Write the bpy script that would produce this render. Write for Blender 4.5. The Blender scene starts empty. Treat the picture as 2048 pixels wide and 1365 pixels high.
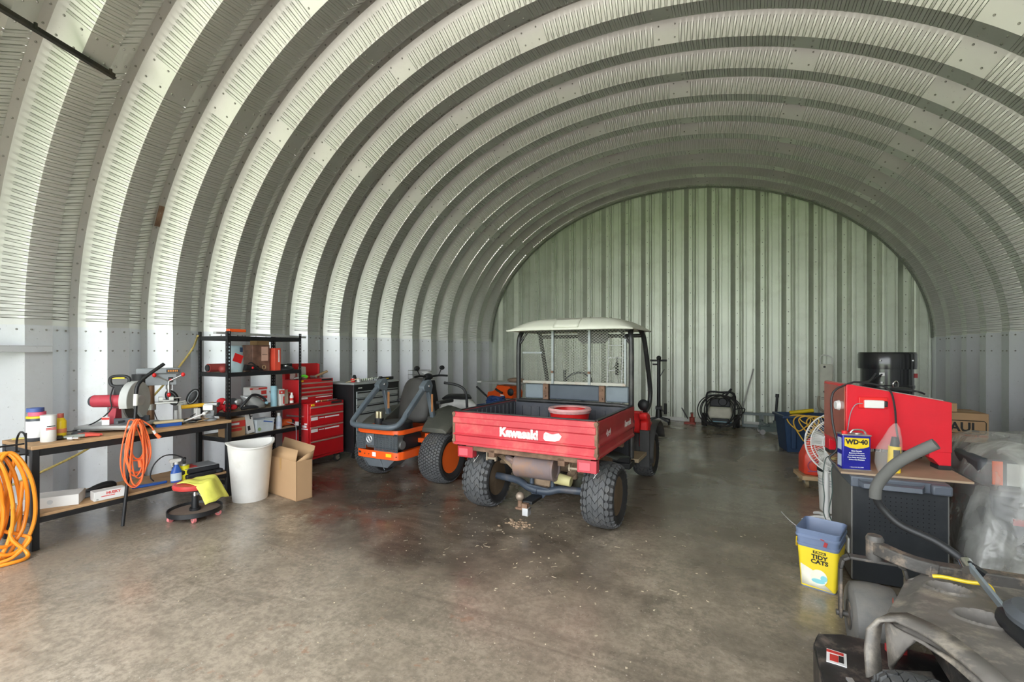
import bpy, bmesh, math, random
import numpy as np
from mathutils import Vector, Matrix
R = math.radians
SC = bpy.context.scene
COL = SC.collection
rnd = random.Random(7)

# ------------------------------------------------------------------ materials
MC = {}
def mat(name, col, rough=.5, metal=0., var=.12, scale=6., bump=0., dirt=None, dscale=3., damt=.5, alpha=1., trans=0., coat=0., emit=0., spots=0.):
    """procedural principled material: base colour broken up by noise, optional dirt colour in patches"""
    if name in MC: return MC[name]
    m = bpy.data.materials.new(name); m.use_nodes = True
    nt = m.node_tree; N = nt.nodes; L = nt.links
    b = N['Principled BSDF']
    tc = N.new('ShaderNodeTexCoord')
    c = Vector(col)
    def rgba(v): return (min(1, max(0, v[0])), min(1, max(0, v[1])), min(1, max(0, v[2])), 1)
    nz = N.new('ShaderNodeTexNoise'); nz.inputs['Scale'].default_value = scale; nz.inputs['Detail'].default_value = 6
    L.new(tc.outputs['Object'], nz.inputs['Vector'])
    rp = N.new('ShaderNodeValToRGB'); rp.color_ramp.elements[0].position = .32; rp.color_ramp.elements[1].position = .68
    rp.color_ramp.elements[0].color = rgba(c*(1-var)); rp.color_ramp.elements[1].color = rgba(c*(1+var))
    L.new(nz.outputs['Fac'], rp.inputs['Fac'])
    out = rp.outputs['Color']
    def over(fac, colr):
        nonlocal out
        mx = N.new('ShaderNodeMix'); mx.data_type = 'RGBA'
        L.new(fac, mx.inputs[0]); L.new(out, mx.inputs[6]); mx.inputs[7].default_value = rgba(colr)
        out = mx.outputs[2]
    if dirt is not None:
        n2 = N.new('ShaderNodeTexNoise'); n2.inputs['Scale'].default_value = dscale; n2.inputs['Detail'].default_value = 9; n2.inputs['Roughness'].default_value = .7
        L.new(tc.outputs['Object'], n2.inputs['Vector'])
        r2 = N.new('ShaderNodeMapRange'); r2.inputs[1].default_value = .5; r2.inputs[2].default_value = .72; r2.inputs[3].default_value = 0; r2.inputs[4].default_value = damt
        L.new(n2.outputs['Fac'], r2.inputs[0]); over(r2.outputs[0], dirt)
    if spots:
        n3 = N.new('ShaderNodeTexNoise'); n3.inputs['Scale'].default_value = 45; n3.inputs['Detail'].default_value = 3
        L.new(tc.outputs['Object'], n3.inputs['Vector'])
        r3 = N.new('ShaderNodeMapRange'); r3.inputs[1].default_value = .68; r3.inputs[2].default_value = .74; r3.inputs[4].default_value = spots
        L.new(n3.outputs['Fac'], r3.inputs[0]); over(r3.outputs[0], c*.45)
    L.new(out, b.inputs['Base Color'])
    b.inputs['Roughness'].default_value = rough; b.inputs['Metallic'].default_value = metal
    if coat: b.inputs['Coat Weight'].default_value = coat; b.inputs['Coat Roughness'].default_value = .15
    if trans: b.inputs['Transmission Weight'].default_value = trans
    if alpha < 1: b.inputs['Alpha'].default_value = alpha
    if emit: b.inputs['Emission Color'].default_value = rgba(c); b.inputs['Emission Strength'].default_value = emit
    if bump:
        bp = N.new('ShaderNodeBump'); bp.inputs['Strength'].default_value = bump; bp.inputs['Distance'].default_value = .01
        n4 = N.new('ShaderNodeTexNoise'); n4.inputs['Scale'].default_value = scale*6; n4.inputs['Detail'].default_value = 5
        L.new(tc.outputs['Object'], n4.inputs['Vector']); L.new(n4.outputs['Fac'], bp.inputs['Height']); L.new(bp.outputs['Normal'], b.inputs['Normal'])
    MC[name] = m
    return m

black = mat('black_paint', (.012,.013,.015), .42, dirt=(.1,.08,.06), damt=.12)
blackp = mat('black_plastic', (.018,.019,.022), .5, var=.2)
rubber = mat('rubber', (.022,.022,.023), .75, dirt=(.16,.13,.1), dscale=9, damt=.25)
tyre = mat('tyre_rubber', (.085,.088,.092), .7, dirt=(.17,.15,.12), dscale=8, damt=.4, bump=.2)
steel = mat('bare_steel', (.55,.55,.54), .34, .9, dirt=(.25,.2,.15), damt=.3)
chrome = mat('chrome', (.85,.85,.86), .14, 1.)
alu = mat('aluminium', (.66,.67,.68), .4, .7)
greyp = mat('grey_paint', (.27,.29,.31), .45, dirt=(.2,.17,.13), damt=.3)
dgrey = mat('dark_grey', (.07,.075,.085), .5)
red = mat('red_enamel', (.56,.012,.018), .28, coat=.4, var=.06)
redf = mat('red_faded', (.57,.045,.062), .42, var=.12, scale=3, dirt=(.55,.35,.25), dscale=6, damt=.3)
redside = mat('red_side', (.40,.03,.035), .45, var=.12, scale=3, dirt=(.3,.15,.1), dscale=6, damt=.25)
redb = mat('red_bright', (.75,.02,.02), .35, var=.08)
orange = mat('orange_paint', (.86,.105,.012), .35, var=.05, coat=.3)
ocord = mat('orange_cord', (.86,.16,.045), .5)
ohose = mat('orange_hose', (.90,.30,.02), .42, var=.1)
yellow = mat('yellow_plastic', (.86,.62,.02), .4)
ycloth = mat('yellow_cloth', (.82,.80,.14), .9, bump=.3)
white = mat('white_plastic', (.80,.80,.78), .4, var=.05)
wpaint = mat('white_paint', (.78,.78,.74), .45, var=.06, dirt=(.45,.4,.3), damt=.2)
cream = mat('cream_plastic', (.70,.70,.60), .4, var=.05)
card = mat('cardboard', (.46,.29,.155), .85, var=.08, scale=3, dirt=(.35,.22,.12), damt=.3)
cardd = mat('cardboard_inside', (.33,.20,.10), .9, var=.1)
blue = mat('blue_plastic', (.02,.10,.42), .4)
navy = mat('navy_plastic', (.025,.055,.12), .45)
ply = mat('plywood', (.50,.31,.16), .7, var=.14, scale=4, dirt=(.22,.15,.09), dscale=5, damt=.5)
rust = mat('rusty_metal', (.22,.13,.085), .8, .2, var=.3, scale=12, dirt=(.40,.28,.18), dscale=9, damt=.6, bump=.4)
mud = mat('dried_mud', (.38,.27,.18), .95, var=.25, scale=14, bump=.6)
wood = mat('wood_handle', (.52,.36,.2), .6)
lblue = mat('light_blue_plastic', (.30,.52,.62), .6)
green = mat('lime_plastic', (.15,.72,.04), .4)
clear = mat('clear_plastic', (.85,.86,.86), .12, var=.02, alpha=.28)
print_dark = mat('black_print', (.02,.02,.02), .6)
print_white = mat('white_print', (.85,.85,.85), .6)
print_red = mat('red_print', (.62,.05,.04), .6)

# ------------------------------------------------------------------ mesh builder
class B:
    def __init__(s, m=None):
        s.v = []; s.f = []; s.fm = []; s.mats = []; s.cur = 0
        if m: s.m(m)
    def m(s, m):
        if m not in s.mats: s.mats.append(m)
        s.cur = s.mats.index(m); return s
    def add(s, vs, fs):
        o = len(s.v); s.v += [tuple(v) for v in vs]
        s.f += [tuple(i+o for i in f) for f in fs]; s.fm += [s.cur]*len(fs); return s
    def bx(s, x0, y0, z0, x1, y1, z1):
        vs = [(x0,y0,z0),(x1,y0,z0),(x1,y1,z0),(x0,y1,z0),(x0,y0,z1),(x1,y0,z1),(x1,y1,z1),(x0,y1,z1)]
        return s.add(vs, [(0,3,2,1),(4,5,6,7),(0,1,5,4),(1,2,6,5),(2,3,7,6),(3,0,4,7)])
    def ob(s, c, d, rx=0, ry=0, rz=0):
        """oriented box, centre c, size d, rotation in degrees"""
        Mx = Matrix.Translation(c) @ Matrix.Rotation(R(rz),4,'Z') @ Matrix.Rotation(R(ry),4,'Y') @ Matrix.Rotation(R(rx),4,'X')
        k = B(); k.bx(-d[0]/2,-d[1]/2,-d[2]/2,d[0]/2,d[1]/2,d[2]/2)
        return s.add([Mx @ Vector(v) for v in k.v], k.f)
    def bar(s, a, b, w, h, up=(0,0,1)):
        """rectangular bar from a to b"""
        a = Vector(a); b = Vector(b); d = (b-a).normalized(); u = Vector(up)
        if abs(d.dot(u)) > .98: u = Vector((0,1,0))
        x = d.cross(u).normalized(); y = x.cross(d)
        vs = []
        for p in (a, b):
            for i, j in ((-1,-1),(1,-1),(1,1),(-1,1)): vs.append(p + x*(i*w/2) + y*(j*h/2))
        return s.add(vs, [(3,2,1,0),(4,5,6,7),(0,1,5,4),(1,2,6,5),(2,3,7,6),(3,0,4,7)])
    def cyl(s, a, b, r, r2=None, n=16, cap=True):
        a = Vector(a); b = Vector(b); r2 = r if r2 is None else r2
        d = (b-a).normalized(); u = Vector((0,0,1)) if abs(d.z) < .9 else Vector((1,0,0))
        x = d.cross(u).normalized(); y = d.cross(x)
        vs = []
        for p, q in ((a,r),(b,r2)):
            for i in range(n):
                t = 2*math.pi*i/n; vs.append(p + x*(q*math.cos(t)) + y*(q*math.sin(t)))
        fs = [(i,(i+1)%n,n+(i+1)%n,n+i) for i in range(n)]
        if cap: fs += [tuple(range(n-1,-1,-1)), tuple(range(n,2*n))]
        return s.add(vs, fs)
    def tube(s, pts, r, n=8, closed=False, sm=4, rr=None):
        """round tube along a smoothed path"""
        P = [Vector(p) for p in pts]
        if sm > 1 and len(P) > 2:
            Q = []; k = len(P); rng = range(k if closed else k-1); RR = []
            for i in rng:
                if closed: p0,p1,p2,p3 = P[(i-1)%k],P[i],P[(i+1)%k],P[(i+2)%k]
                else: p0,p1,p2,p3 = P[max(i-1,0)],P[i],P[i+1],P[min(i+2,k-1)]
                for j in range(sm):
                    t = j/sm; Q.append(.5*((2*p1)+(-p0+p2)*t+(2*p0-5*p1+4*p2-p3)*t*t+(-p0+3*p1-3*p2+p3)*t**3))
                    if rr: RR.append(rr[i]*(1-t)+rr[(i+1)%k]*t)
            if not closed: Q.append(P[-1]); RR += [rr[-1]] if rr else []
            P = Q; rr = RR if rr else None
        k = len(P); vs = []; px = None
        for i in range(k):
            if closed: d = (P[(i+1)%k]-P[(i-1)%k])
            else: d = P[min(i+1,k-1)]-P[max(i-1,0)]
            d = d.normalized() if d.length > 1e-9 else Vector((0,0,1))
            if px is None:
                u = Vector((0,0,1)) if abs(d.z) < .9 else Vector((1,0,0)); px = d.cross(u).normalized()
            else:
                px = px - d*px.dot(d)
                px = px.normalized() if px.length > 1e-6 else d.orthogonal().normalized()
            y = d.cross(px); q = rr[i] if rr else r
            for j in range(n):
                t = 2*math.pi*j/n; vs.append(P[i] + px*(q*math.cos(t)) + y*(q*math.sin(t)))
        fs = []
        for i in range(k if closed else k-1):
            a = i*n; b = ((i+1)%k)*n
            fs += [(a+j,a+(j+1)%n,b+(j+1)%n,b+j) for j in range(n)]
        if not closed: fs += [tuple(range(n-1,-1,-1)), tuple(range((k-1)*n,k*n))]
        return s.add(vs, fs)
    def lathe(s, prof, o=(0,0,0), ax=(0,0,1), n=24, sx=1., sy=1.):
        """revolve (radius, height) pairs around axis ax through o"""
        o = Vector(o); d = Vector(ax).normalized(); u = Vector((1,0,0)) if abs(d.x) < .9 else Vector((0,1,0))
        x = (u - d*u.dot(d)).normalized(); y = d.cross(x)
        vs = []; k = len(prof)
        for r, h in prof:
            for i in range(n):
                t = 2*math.pi*i/n; vs.append(o + d*h + x*(r*sx*math.cos(t)) + y*(r*sy*math.sin(t)))
        fs = []
        for j in range(k-1): fs += [(j*n+i,j*n+(i+1)%n,(j+1)*n+(i+1)%n,(j+1)*n+i) for i in range(n)]
        if prof[0][0] > 1e-6: fs.append(tuple(range(n-1,-1,-1)))
        if prof[-1][0] > 1e-6: fs.append(tuple(range((k-1)*n,k*n)))
        return s.add(vs, fs)
    def ball(s, c, r, sc=(1,1,1), n=16, k=10):
        c = Vector(c); vs = []
        for j in range(k+1):
            p = math.pi*j/k
            for i in range(n):
                t = 2*math.pi*i/n
                vs.append(c + Vector((r*sc[0]*math.sin(p)*math.cos(t), r*sc[1]*math.sin(p)*math.sin(t), -r*sc[2]*math.cos(p))))
        fs = [(j*n+i,j*n+(i+1)%n,(j+1)*n+(i+1)%n,(j+1)*n+i) for j in range(k) for i in range(n)]
        return s.add(vs, fs)
    def prism(s, pts, ax, a, b):
        """extrude a 2-D outline along axis ax ('x': outline in yz, 'y': in xz, 'z': in xy)"""
        def q(p, t): return (t,p[0],p[1]) if ax == 'x' else (p[0],t,p[1]) if ax == 'y' else (p[0],p[1],t)
        n = len(pts); vs = [q(p,a) for p in pts] + [q(p,b) for p in pts]
        return s.add(vs, [tuple(range(n-1,-1,-1)), tuple(range(n,2*n))] + [(i,(i+1)%n,n+(i+1)%n,n+i) for i in range(n)])
    def loft(s, rings, cap=True, closed=True):
        n = len(rings[0]); vs = [p for r in rings for p in r]; fs = []
        for j in range(len(rings)-1):
            for i in range(n if closed else n-1): fs.append((j*n+i,j*n+(i+1)%n,(j+1)*n+(i+1)%n,(j+1)*n+i))
        if cap: fs += [tuple(range(n-1,-1,-1)), tuple(range((len(rings)-1)*n,len(rings)*n))]
        return s.add(vs, fs)
    def grid(s, fn, nu, nv):
        vs = [fn(i/nu, j/nv) for j in range(nv+1) for i in range(nu+1)]
        return s.add(vs, [(j*(nu+1)+i,j*(nu+1)+i+1,(j+1)*(nu+1)+i+1,(j+1)*(nu+1)+i) for j in range(nv) for i in range(nu)])
    def xf(s, Mx, start=0):
        for i in range(start, len(s.v)): s.v[i] = tuple(Mx @ Vector(s.v[i]))
        return s
    def make(s, name, parent=None, bev=0., ang=38, loc=None, rz=0, solid=0., sub=0, seg=2):
        me = bpy.data.meshes.new(name); me.from_pydata(s.v, [], s.f)
        bm = bmesh.new(); bm.from_mesh(me); bmesh.ops.remove_doubles(bm, verts=bm.verts, dist=1e-6) if sub else None
        bmesh.ops.recalc_face_normals(bm, faces=bm.faces); bm.to_mesh(me); bm.free()
        for m in s.mats: me.materials.append(m)
        if len(s.mats) > 1 and len(me.polygons) == len(s.fm): me.polygons.foreach_set('material_index', s.fm)
        me.shade_smooth(); me.set_sharp_from_angle(angle=R(ang))
        o = bpy.data.objects.new(name, me); COL.objects.link(o)
        if parent: o.parent = parent
        if loc: o.location = loc
        if rz: o.rotation_euler.z = R(rz)
        if sub:
            d = o.modifiers.new('sub','SUBSURF'); d.levels = sub; d.render_levels = sub
        if solid:
            d = o.modifiers.new('solid','SOLIDIFY'); d.thickness = solid; d.offset = 0
        if bev:
            d = o.modifiers.new('bevel','BEVEL'); d.width = bev; d.segments = seg; d.limit_method = 'ANGLE'; d.angle_limit = R(50); d.harden_normals = False
        return o

def tag(o, label, cat, group=None):
    o['label'] = label; o['category'] = cat
    if group: o['group'] = group
    return o
def thing(name, label, cat, loc, rz=0, group=None):
    o = bpy.data.objects.new(name, None); COL.objects.link(o); o.empty_display_size = .05
    o.location = loc; o.rotation_euler.z = R(rz)
    return tag(o, label, cat, group)
def struct(o):
    o['kind'] = 'structure'; return o
def dup(root, loc, rz, label, group=None):
    r = root.copy(); COL.objects.link(r); r.location = loc; r.rotation_euler.z = R(rz); r['label'] = label
    if group: r['group'] = group
    for ch in list(root.children):
        c = ch.copy(); COL.objects.link(c); c.parent = r
        for g in list(ch.children):
            d = g.copy(); COL.objects.link(d); d.parent = c
    return r
def lettering(parent, text, size, o, right, up, m, name='lettering', bold=0., sx=1., align='CENTER', depth=.001, spacing=1.):
    """writing as flat raised letters: origin o, reading direction right, up direction up"""
    cu = bpy.data.curves.new(name, 'FONT'); cu.body = text; cu.size = size; cu.align_x = align; cu.align_y = 'CENTER'
    cu.extrude = depth/2; cu.offset = bold; cu.resolution_u = 2; cu.space_line = .85; cu.space_character = spacing
    t = bpy.data.objects.new(name, cu); COL.objects.link(t)
    bpy.context.view_layer.update()
    me = bpy.data.meshes.new_from_object(t.evaluated_get(bpy.context.evaluated_depsgraph_get()))
    bpy.data.objects.remove(t); bpy.data.curves.remove(cu)
    me.name = name; me.materials.clear(); me.materials.append(m)
    x = Vector(right).normalized(); y = Vector(up); y = (y - x*y.dot(x)).normalized(); z = x.cross(y)
    Mx = Matrix(((x.x*sx,y.x,z.x,o[0]),(x.y*sx,y.y,z.y,o[1]),(x.z*sx,y.z,z.z,o[2]),(0,0,0,1)))
    me.transform(Mx)
    ob = bpy.data.objects.new(name, me); COL.objects.link(ob); ob.parent = parent
    return ob

# ------------------------------------------------------------------ camera, light
cam = bpy.data.cameras.new('camera'); co = bpy.data.objects.new('camera', cam); COL.objects.link(co)
cam.sensor_width = 36; cam.lens = 924/2048*36; cam.shift_y = (702-682.5)/2048; cam.clip_start = .05
co.location = (0,0,1.5); co.rotation_euler = (R(90), 0, R(26.765)); SC.camera = co
W = bpy.data.worlds.new('sky'); SC.world = W; W.use_nodes = True
bg = W.node_tree.nodes['Background']; bg.inputs[0].default_value = (.93,.97,1.,1); bg.inputs[1].default_value = 1.3
sun = bpy.data.lights.new('sun','SUN'); sun.energy = 4.6; sun.angle = R(8); sun.color = (1,.95,.86)
so = bpy.data.objects.new('sun', sun); COL.objects.link(so); so.rotation_euler = (R(-14), R(34), 0)
SC.view_settings.view_transform = 'Standard'; SC.view_settings.look = 'None'; SC.view_settings.exposure = 2.25; SC.view_settings.gamma = 1
try: SC.cycles.max_bounces = 8; SC.cycles.diffuse_bounces = 5; SC.cycles.transparent_max_bounces = 12
except Exception: pass

# ------------------------------------------------------------------ the building
XC, HA, HB, ZS = -1.47, 4.384, 3.257, 1.726     # centre, half width, rise above the springing, springing height
YB, PER, YF = 10.53, .6096, -.68
galv = mat('galvanised_steel', (.70,.70,.675), .46, .78, var=.05, scale=1.3, dirt=(.43,.42,.38), dscale=2.2, damt=.22, spots=.35)
galvw = mat('galvanised_wall', (.67,.685,.71), .48, .62, var=.05, scale=1.5, dirt=(.45,.44,.42), dscale=3., damt=.3, spots=.6)
galvb = mat('end_wall_steel', (.63,.66,.58), .5, .72, var=.06, scale=1.5, dirt=(.36,.36,.29), dscale=2.5, damt=.35, spots=.6)
# arch stations by arc length
TH = np.linspace(0, math.pi, 6001)
EX = XC + HA*np.cos(TH); EZ = ZS + HB*np.sin(TH)
SL = np.concatenate([[0], np.cumsum(np.hypot(np.diff(EX), np.diff(EZ)))]); LT = SL[-1]
NX = np.cos(TH)/HA; NZ = np.sin(TH)/HB; nn = np.hypot(NX,NZ); NX /= nn; NZ /= nn
def arch(sv):
    return np.interp(sv,SL,EX), np.interp(sv,SL,EZ), np.interp(sv,SL,NX), np.interp(sv,SL,NZ)
def s_at(deg): return float(np.interp(R(deg), TH, SL))
# corrugation cross-section of one 24 inch panel: (y from the inner crease, outward offset, crimp weight, normal y, normal o)
DP = .18; a1 = math.hypot(.185,DP); a2 = math.hypot(.1696,DP)
PROF = [(0,0,0,0,1),(.02,0,1,0,1),(.17,0,1,0,1),(.19,0,0,0,1),
        (.20,.0097,1,-DP/a1,.185/a1),(.34,.146,1,-DP/a1,.185/a1),(.375,DP,0,0,1),(.44,DP,0,0,1),
        (.485,.1322,0,DP/a2,.1696/a2),(.495,.1216,1,DP/a2,.1696/a2),(.592,.0187,1,DP/a2,.1696/a2)]
CP = .060
def panel_mesh(y0, joints, name, last=False):
    st = []; s = .03
    st.append((0.,0))
    js = [s_at(j) for j in joints]
    while s < LT-.06:
        if any(abs(s+.015-j) < .13 for j in js): st += [(s,0),(s+.03,0)]; s += CP; continue
        st += [(s,0),(s+.003,1),(s+.006,-.35),(s+.024,-.35),(s+.027,1),(s+.030,0)]; s += CP
    st.append((LT,0))
    st.sort()
    sv = np.array([p[0] for p in st]); cw = np.array([p[1] for p in st])
    x, z, nx, nz = arch(sv)
    pr = PROF + [(PER,0,0,0,1)]
    if last: pr = pr[:3] + [(.27,0,0,0,1)]
    vs = []; D = .013
    for (py,po,w,ny,no) in pr:
        d = cw*w*D
        off = po + d*no
        vs.append(np.stack([x+nx*off, np.full_like(x, y0+py)+d*ny, z+nz*off], 1))
    n = len(sv); k = len(pr)
    V = np.concatenate(vs); F = []
    for i in range(k-1):
        a = np.arange(n-1)+i*n
        F.append(np.stack([a, a+1, a+n+1, a+n], 1))
    return V, np.concatenate(F)
def np_mesh(name, V, F, m, ang=24):
    me = bpy.data.meshes.new(name); me.from_pydata(V.tolist(), [], F.tolist()); me.materials.append(m)
    me.shade_smooth(); me.set_sharp_from_angle(angle=R(ang))
    o = bpy.data.objects.new(name, me); COL.objects.link(o); return o
Vs = []; Fs = []; o = 0
for k in range(0, 19):
    y0 = 10.29 - PER*k
    odd = k % 2
    jn = (137.2, 98.8, 62.9, 43.2) if not odd else (137.2, 117.1, 81., 43.2)
    V, F = panel_mesh(y0, jn, 'a', last=(k == 0)); Vs.append(V); Fs.append(F+o); o += len(V)
struct(np_mesh('ceiling', np.concatenate(Vs), np.concatenate(Fs), galv))
# straight lower walls, same section without crimps
def side_wall(name, sgn):
    b = B(galvw); pts = []
    for k in range(18, -1, -1):
        y0 = 10.29 - PER*k
        for (py,po) in ((0,0),(.19,0),(.375,DP),(.44,DP)):
            if k == 0 and py > .2: continue
            pts.append((y0+py, po))
    X = XC + sgn*(HA-.006)
    for i in range(len(pts)-1):
        (ya,oa),(yb,ob_) = pts[i],pts[i+1]
        b.add([(X+sgn*oa,ya,0),(X+sgn*ob_,yb,0),(X+sgn*ob_,yb,ZS+.012),(X+sgn*oa,ya,ZS+.012)], [(0,1,2,3)])
    return struct(b.make(name, ang=20))
side_wall('wall_left', -1); side_wall('wall_right', 1)
# end wall: 18 inch ribbed sheets, screwed laps recessed, cut to the arch
def end_wall():
    b = B(galvb); RP = .4503; x0 = XC-HA
    # rib section: (x from lap centre, y offset toward camera)
    sec = [(-.035,0),(.035,0),(.062,-.03),(.078,-.028),(.105,-.06),(.118,-.065),(.150,-.065),(.155,-.058),(.166,-.058),(.171,-.065),(.275,-.065),(.280,-.058),(.291,-.058),(.296,-.065),(.325,-.065),(.415,0)]
    lap = [-4.192 + RP*i for i in range(-5, 18)]
    pts = []
    for L in lap:
        for (px,py) in sec: pts.append((L+px, YB+py))
    xs = sorted([p for p in pts if XC-HA-.1 < p[0] < XC+HA+.1])
    def top(x):
        q = (x-XC)/(HA+.04)
        return ZS + (HB+.04)*math.sqrt(max(0,1-q*q)) if abs(q) < 1 else ZS
    # refine so that the curved top edge is smooth
    for i in range(len(xs)-1):
        (xa,ya),(xb,yb) = xs[i],xs[i+1]
        m = max(1, int((xb-xa)/.03))
        for j in range(m):
            u0 = j/m; u1 = (j+1)/m
            p = (xa+(xb-xa)*u0, ya+(yb-ya)*u0); q = (xa+(xb-xa)*u1, ya+(yb-ya)*u1)
            b.add([(p[0],p[1],0),(q[0],q[1],0),(q[0],q[1],top(q[0])),(p[0],p[1],top(p[0]))], [(0,1,2,3)])
    return struct(b.make('wall_back', ang=20)), lap, top
wb, LAPS, wtop = end_wall()
# front end wall round the wide open doorway behind the camera
b = B(galvb); ops = (-4.75, 1.75, 3.75)
FX = np.linspace(XC-HA-.17, XC+HA+.17, 90)
for i in range(len(FX)-1):
    xa, xb = float(FX[i]), float(FX[i+1]); ta, tb = [ZS+(HB+.17)*math.sqrt(max(0,1-((x-XC)/(HA+.17))**2)) for x in (xa,xb)]
    za = ops[2] if ops[0] < (xa+xb)/2 < ops[1] else 0
    b.add([(xa,YF,za),(xb,YF,za),(xb,YF,max(tb,za)),(xa,YF,max(ta,za))], [(0,1,2,3)])
struct(b.make('wall_front'))
# base trim of the end wall and dark flashing along its curved top edge
b = B(wpaint); b.bx(XC-HA, YB-.085, 0, XC+HA, YB-.068, .075); struct(b.make('trim_1'))
b = B(mat('flashing', (.16,.17,.14), .6, .3))
prv = None
for i in range(121):
    t = math.pi*i/120; c = (XC+HA*math.cos(t), ZS+HB*math.sin(t)); e = (XC+(HA-.035)*math.cos(t), ZS+(HB-.035)*math.sin(t))
    if prv: b.add([(prv[0][0],YB-.10,prv[0][1]),(c[0],YB-.10,c[1]),(e[0],YB-.10,e[1]),(prv[1][0],YB-.10,prv[1][1])], [(0,1,2,3)])
    prv = (c, e)
struct(b.make('trim_2'))
# screws: laps on the arch, joints, seam rows, end wall laps
b = B(mat('screw_heads', (.33,.32,.30), .45, .6))
def screw(p, nrm, r=.011):
    p = Vector(p); nrm = Vector(nrm).normalized(); b.cyl(p-nrm*.002, p+nrm*.010, r, r*.62, n=6)
for k in range(1, 16):
    y0 = 10.29 - PER*k
    for sv in np.arange(.1, LT, .16 if k > 8 else .24):
        x, z, nx, nz = [float(q) for q in arch(np.array(sv))]
        screw((x+nx*DP, y0+.41, z+nz*DP), (-nx,0,-nz))
    odd = k % 2
    for j in ((137.2, 98.8, 62.9, 43.2) if not odd else (137.2, 117.1, 81., 43.2)):
        for ds in (-.085, .085):
            x, z, nx, nz = [float(q) for q in arch(np.array(s_at(j)+ds))]
            for py, po, ny, no in ((.045,0,0,1),(.145,0,0,1),(.235,.045,-DP/a1,.185/a1),(.33,.136,-DP/a1,.185/a1),(.485,.132,DP/a2,.17/a2),(.57,.042,DP/a2,.17/a2)):
                screw((x+nx*po, y0+py, z+nz*po), (-nx*no,-ny,-nz*no))
    for sg in (-1, 1):
        for z in (ZS-.03, 1.5):
            for py, po, ny, no in ((.045,0,0,1),(.145,0,0,1),(.235,.045,-DP/a1,.185/a1),(.33,.136,-DP/a1,.185/a1),(.485,.132,DP/a2,.17/a2),(.57,.042,DP/a2,.17/a2)):
                screw((XC+sg*(HA-.006+po), y0+py, z), (-sg*no,-ny,0))
        if sg < 0:
            for z in np.arange(.1,1.45,.2): screw((XC+sg*(HA-.006+DP), y0+.41, z), (-sg,0,0))
for L in LAPS:
    if abs(L-XC) > HA-.1: continue
    z = .15
    while z < wtop(L)-.1:
        screw((L, YB-.002, z), (0,-1,0), .010); z += .235
so_ = b.make('trim_3', ang=30); struct(so_)

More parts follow.
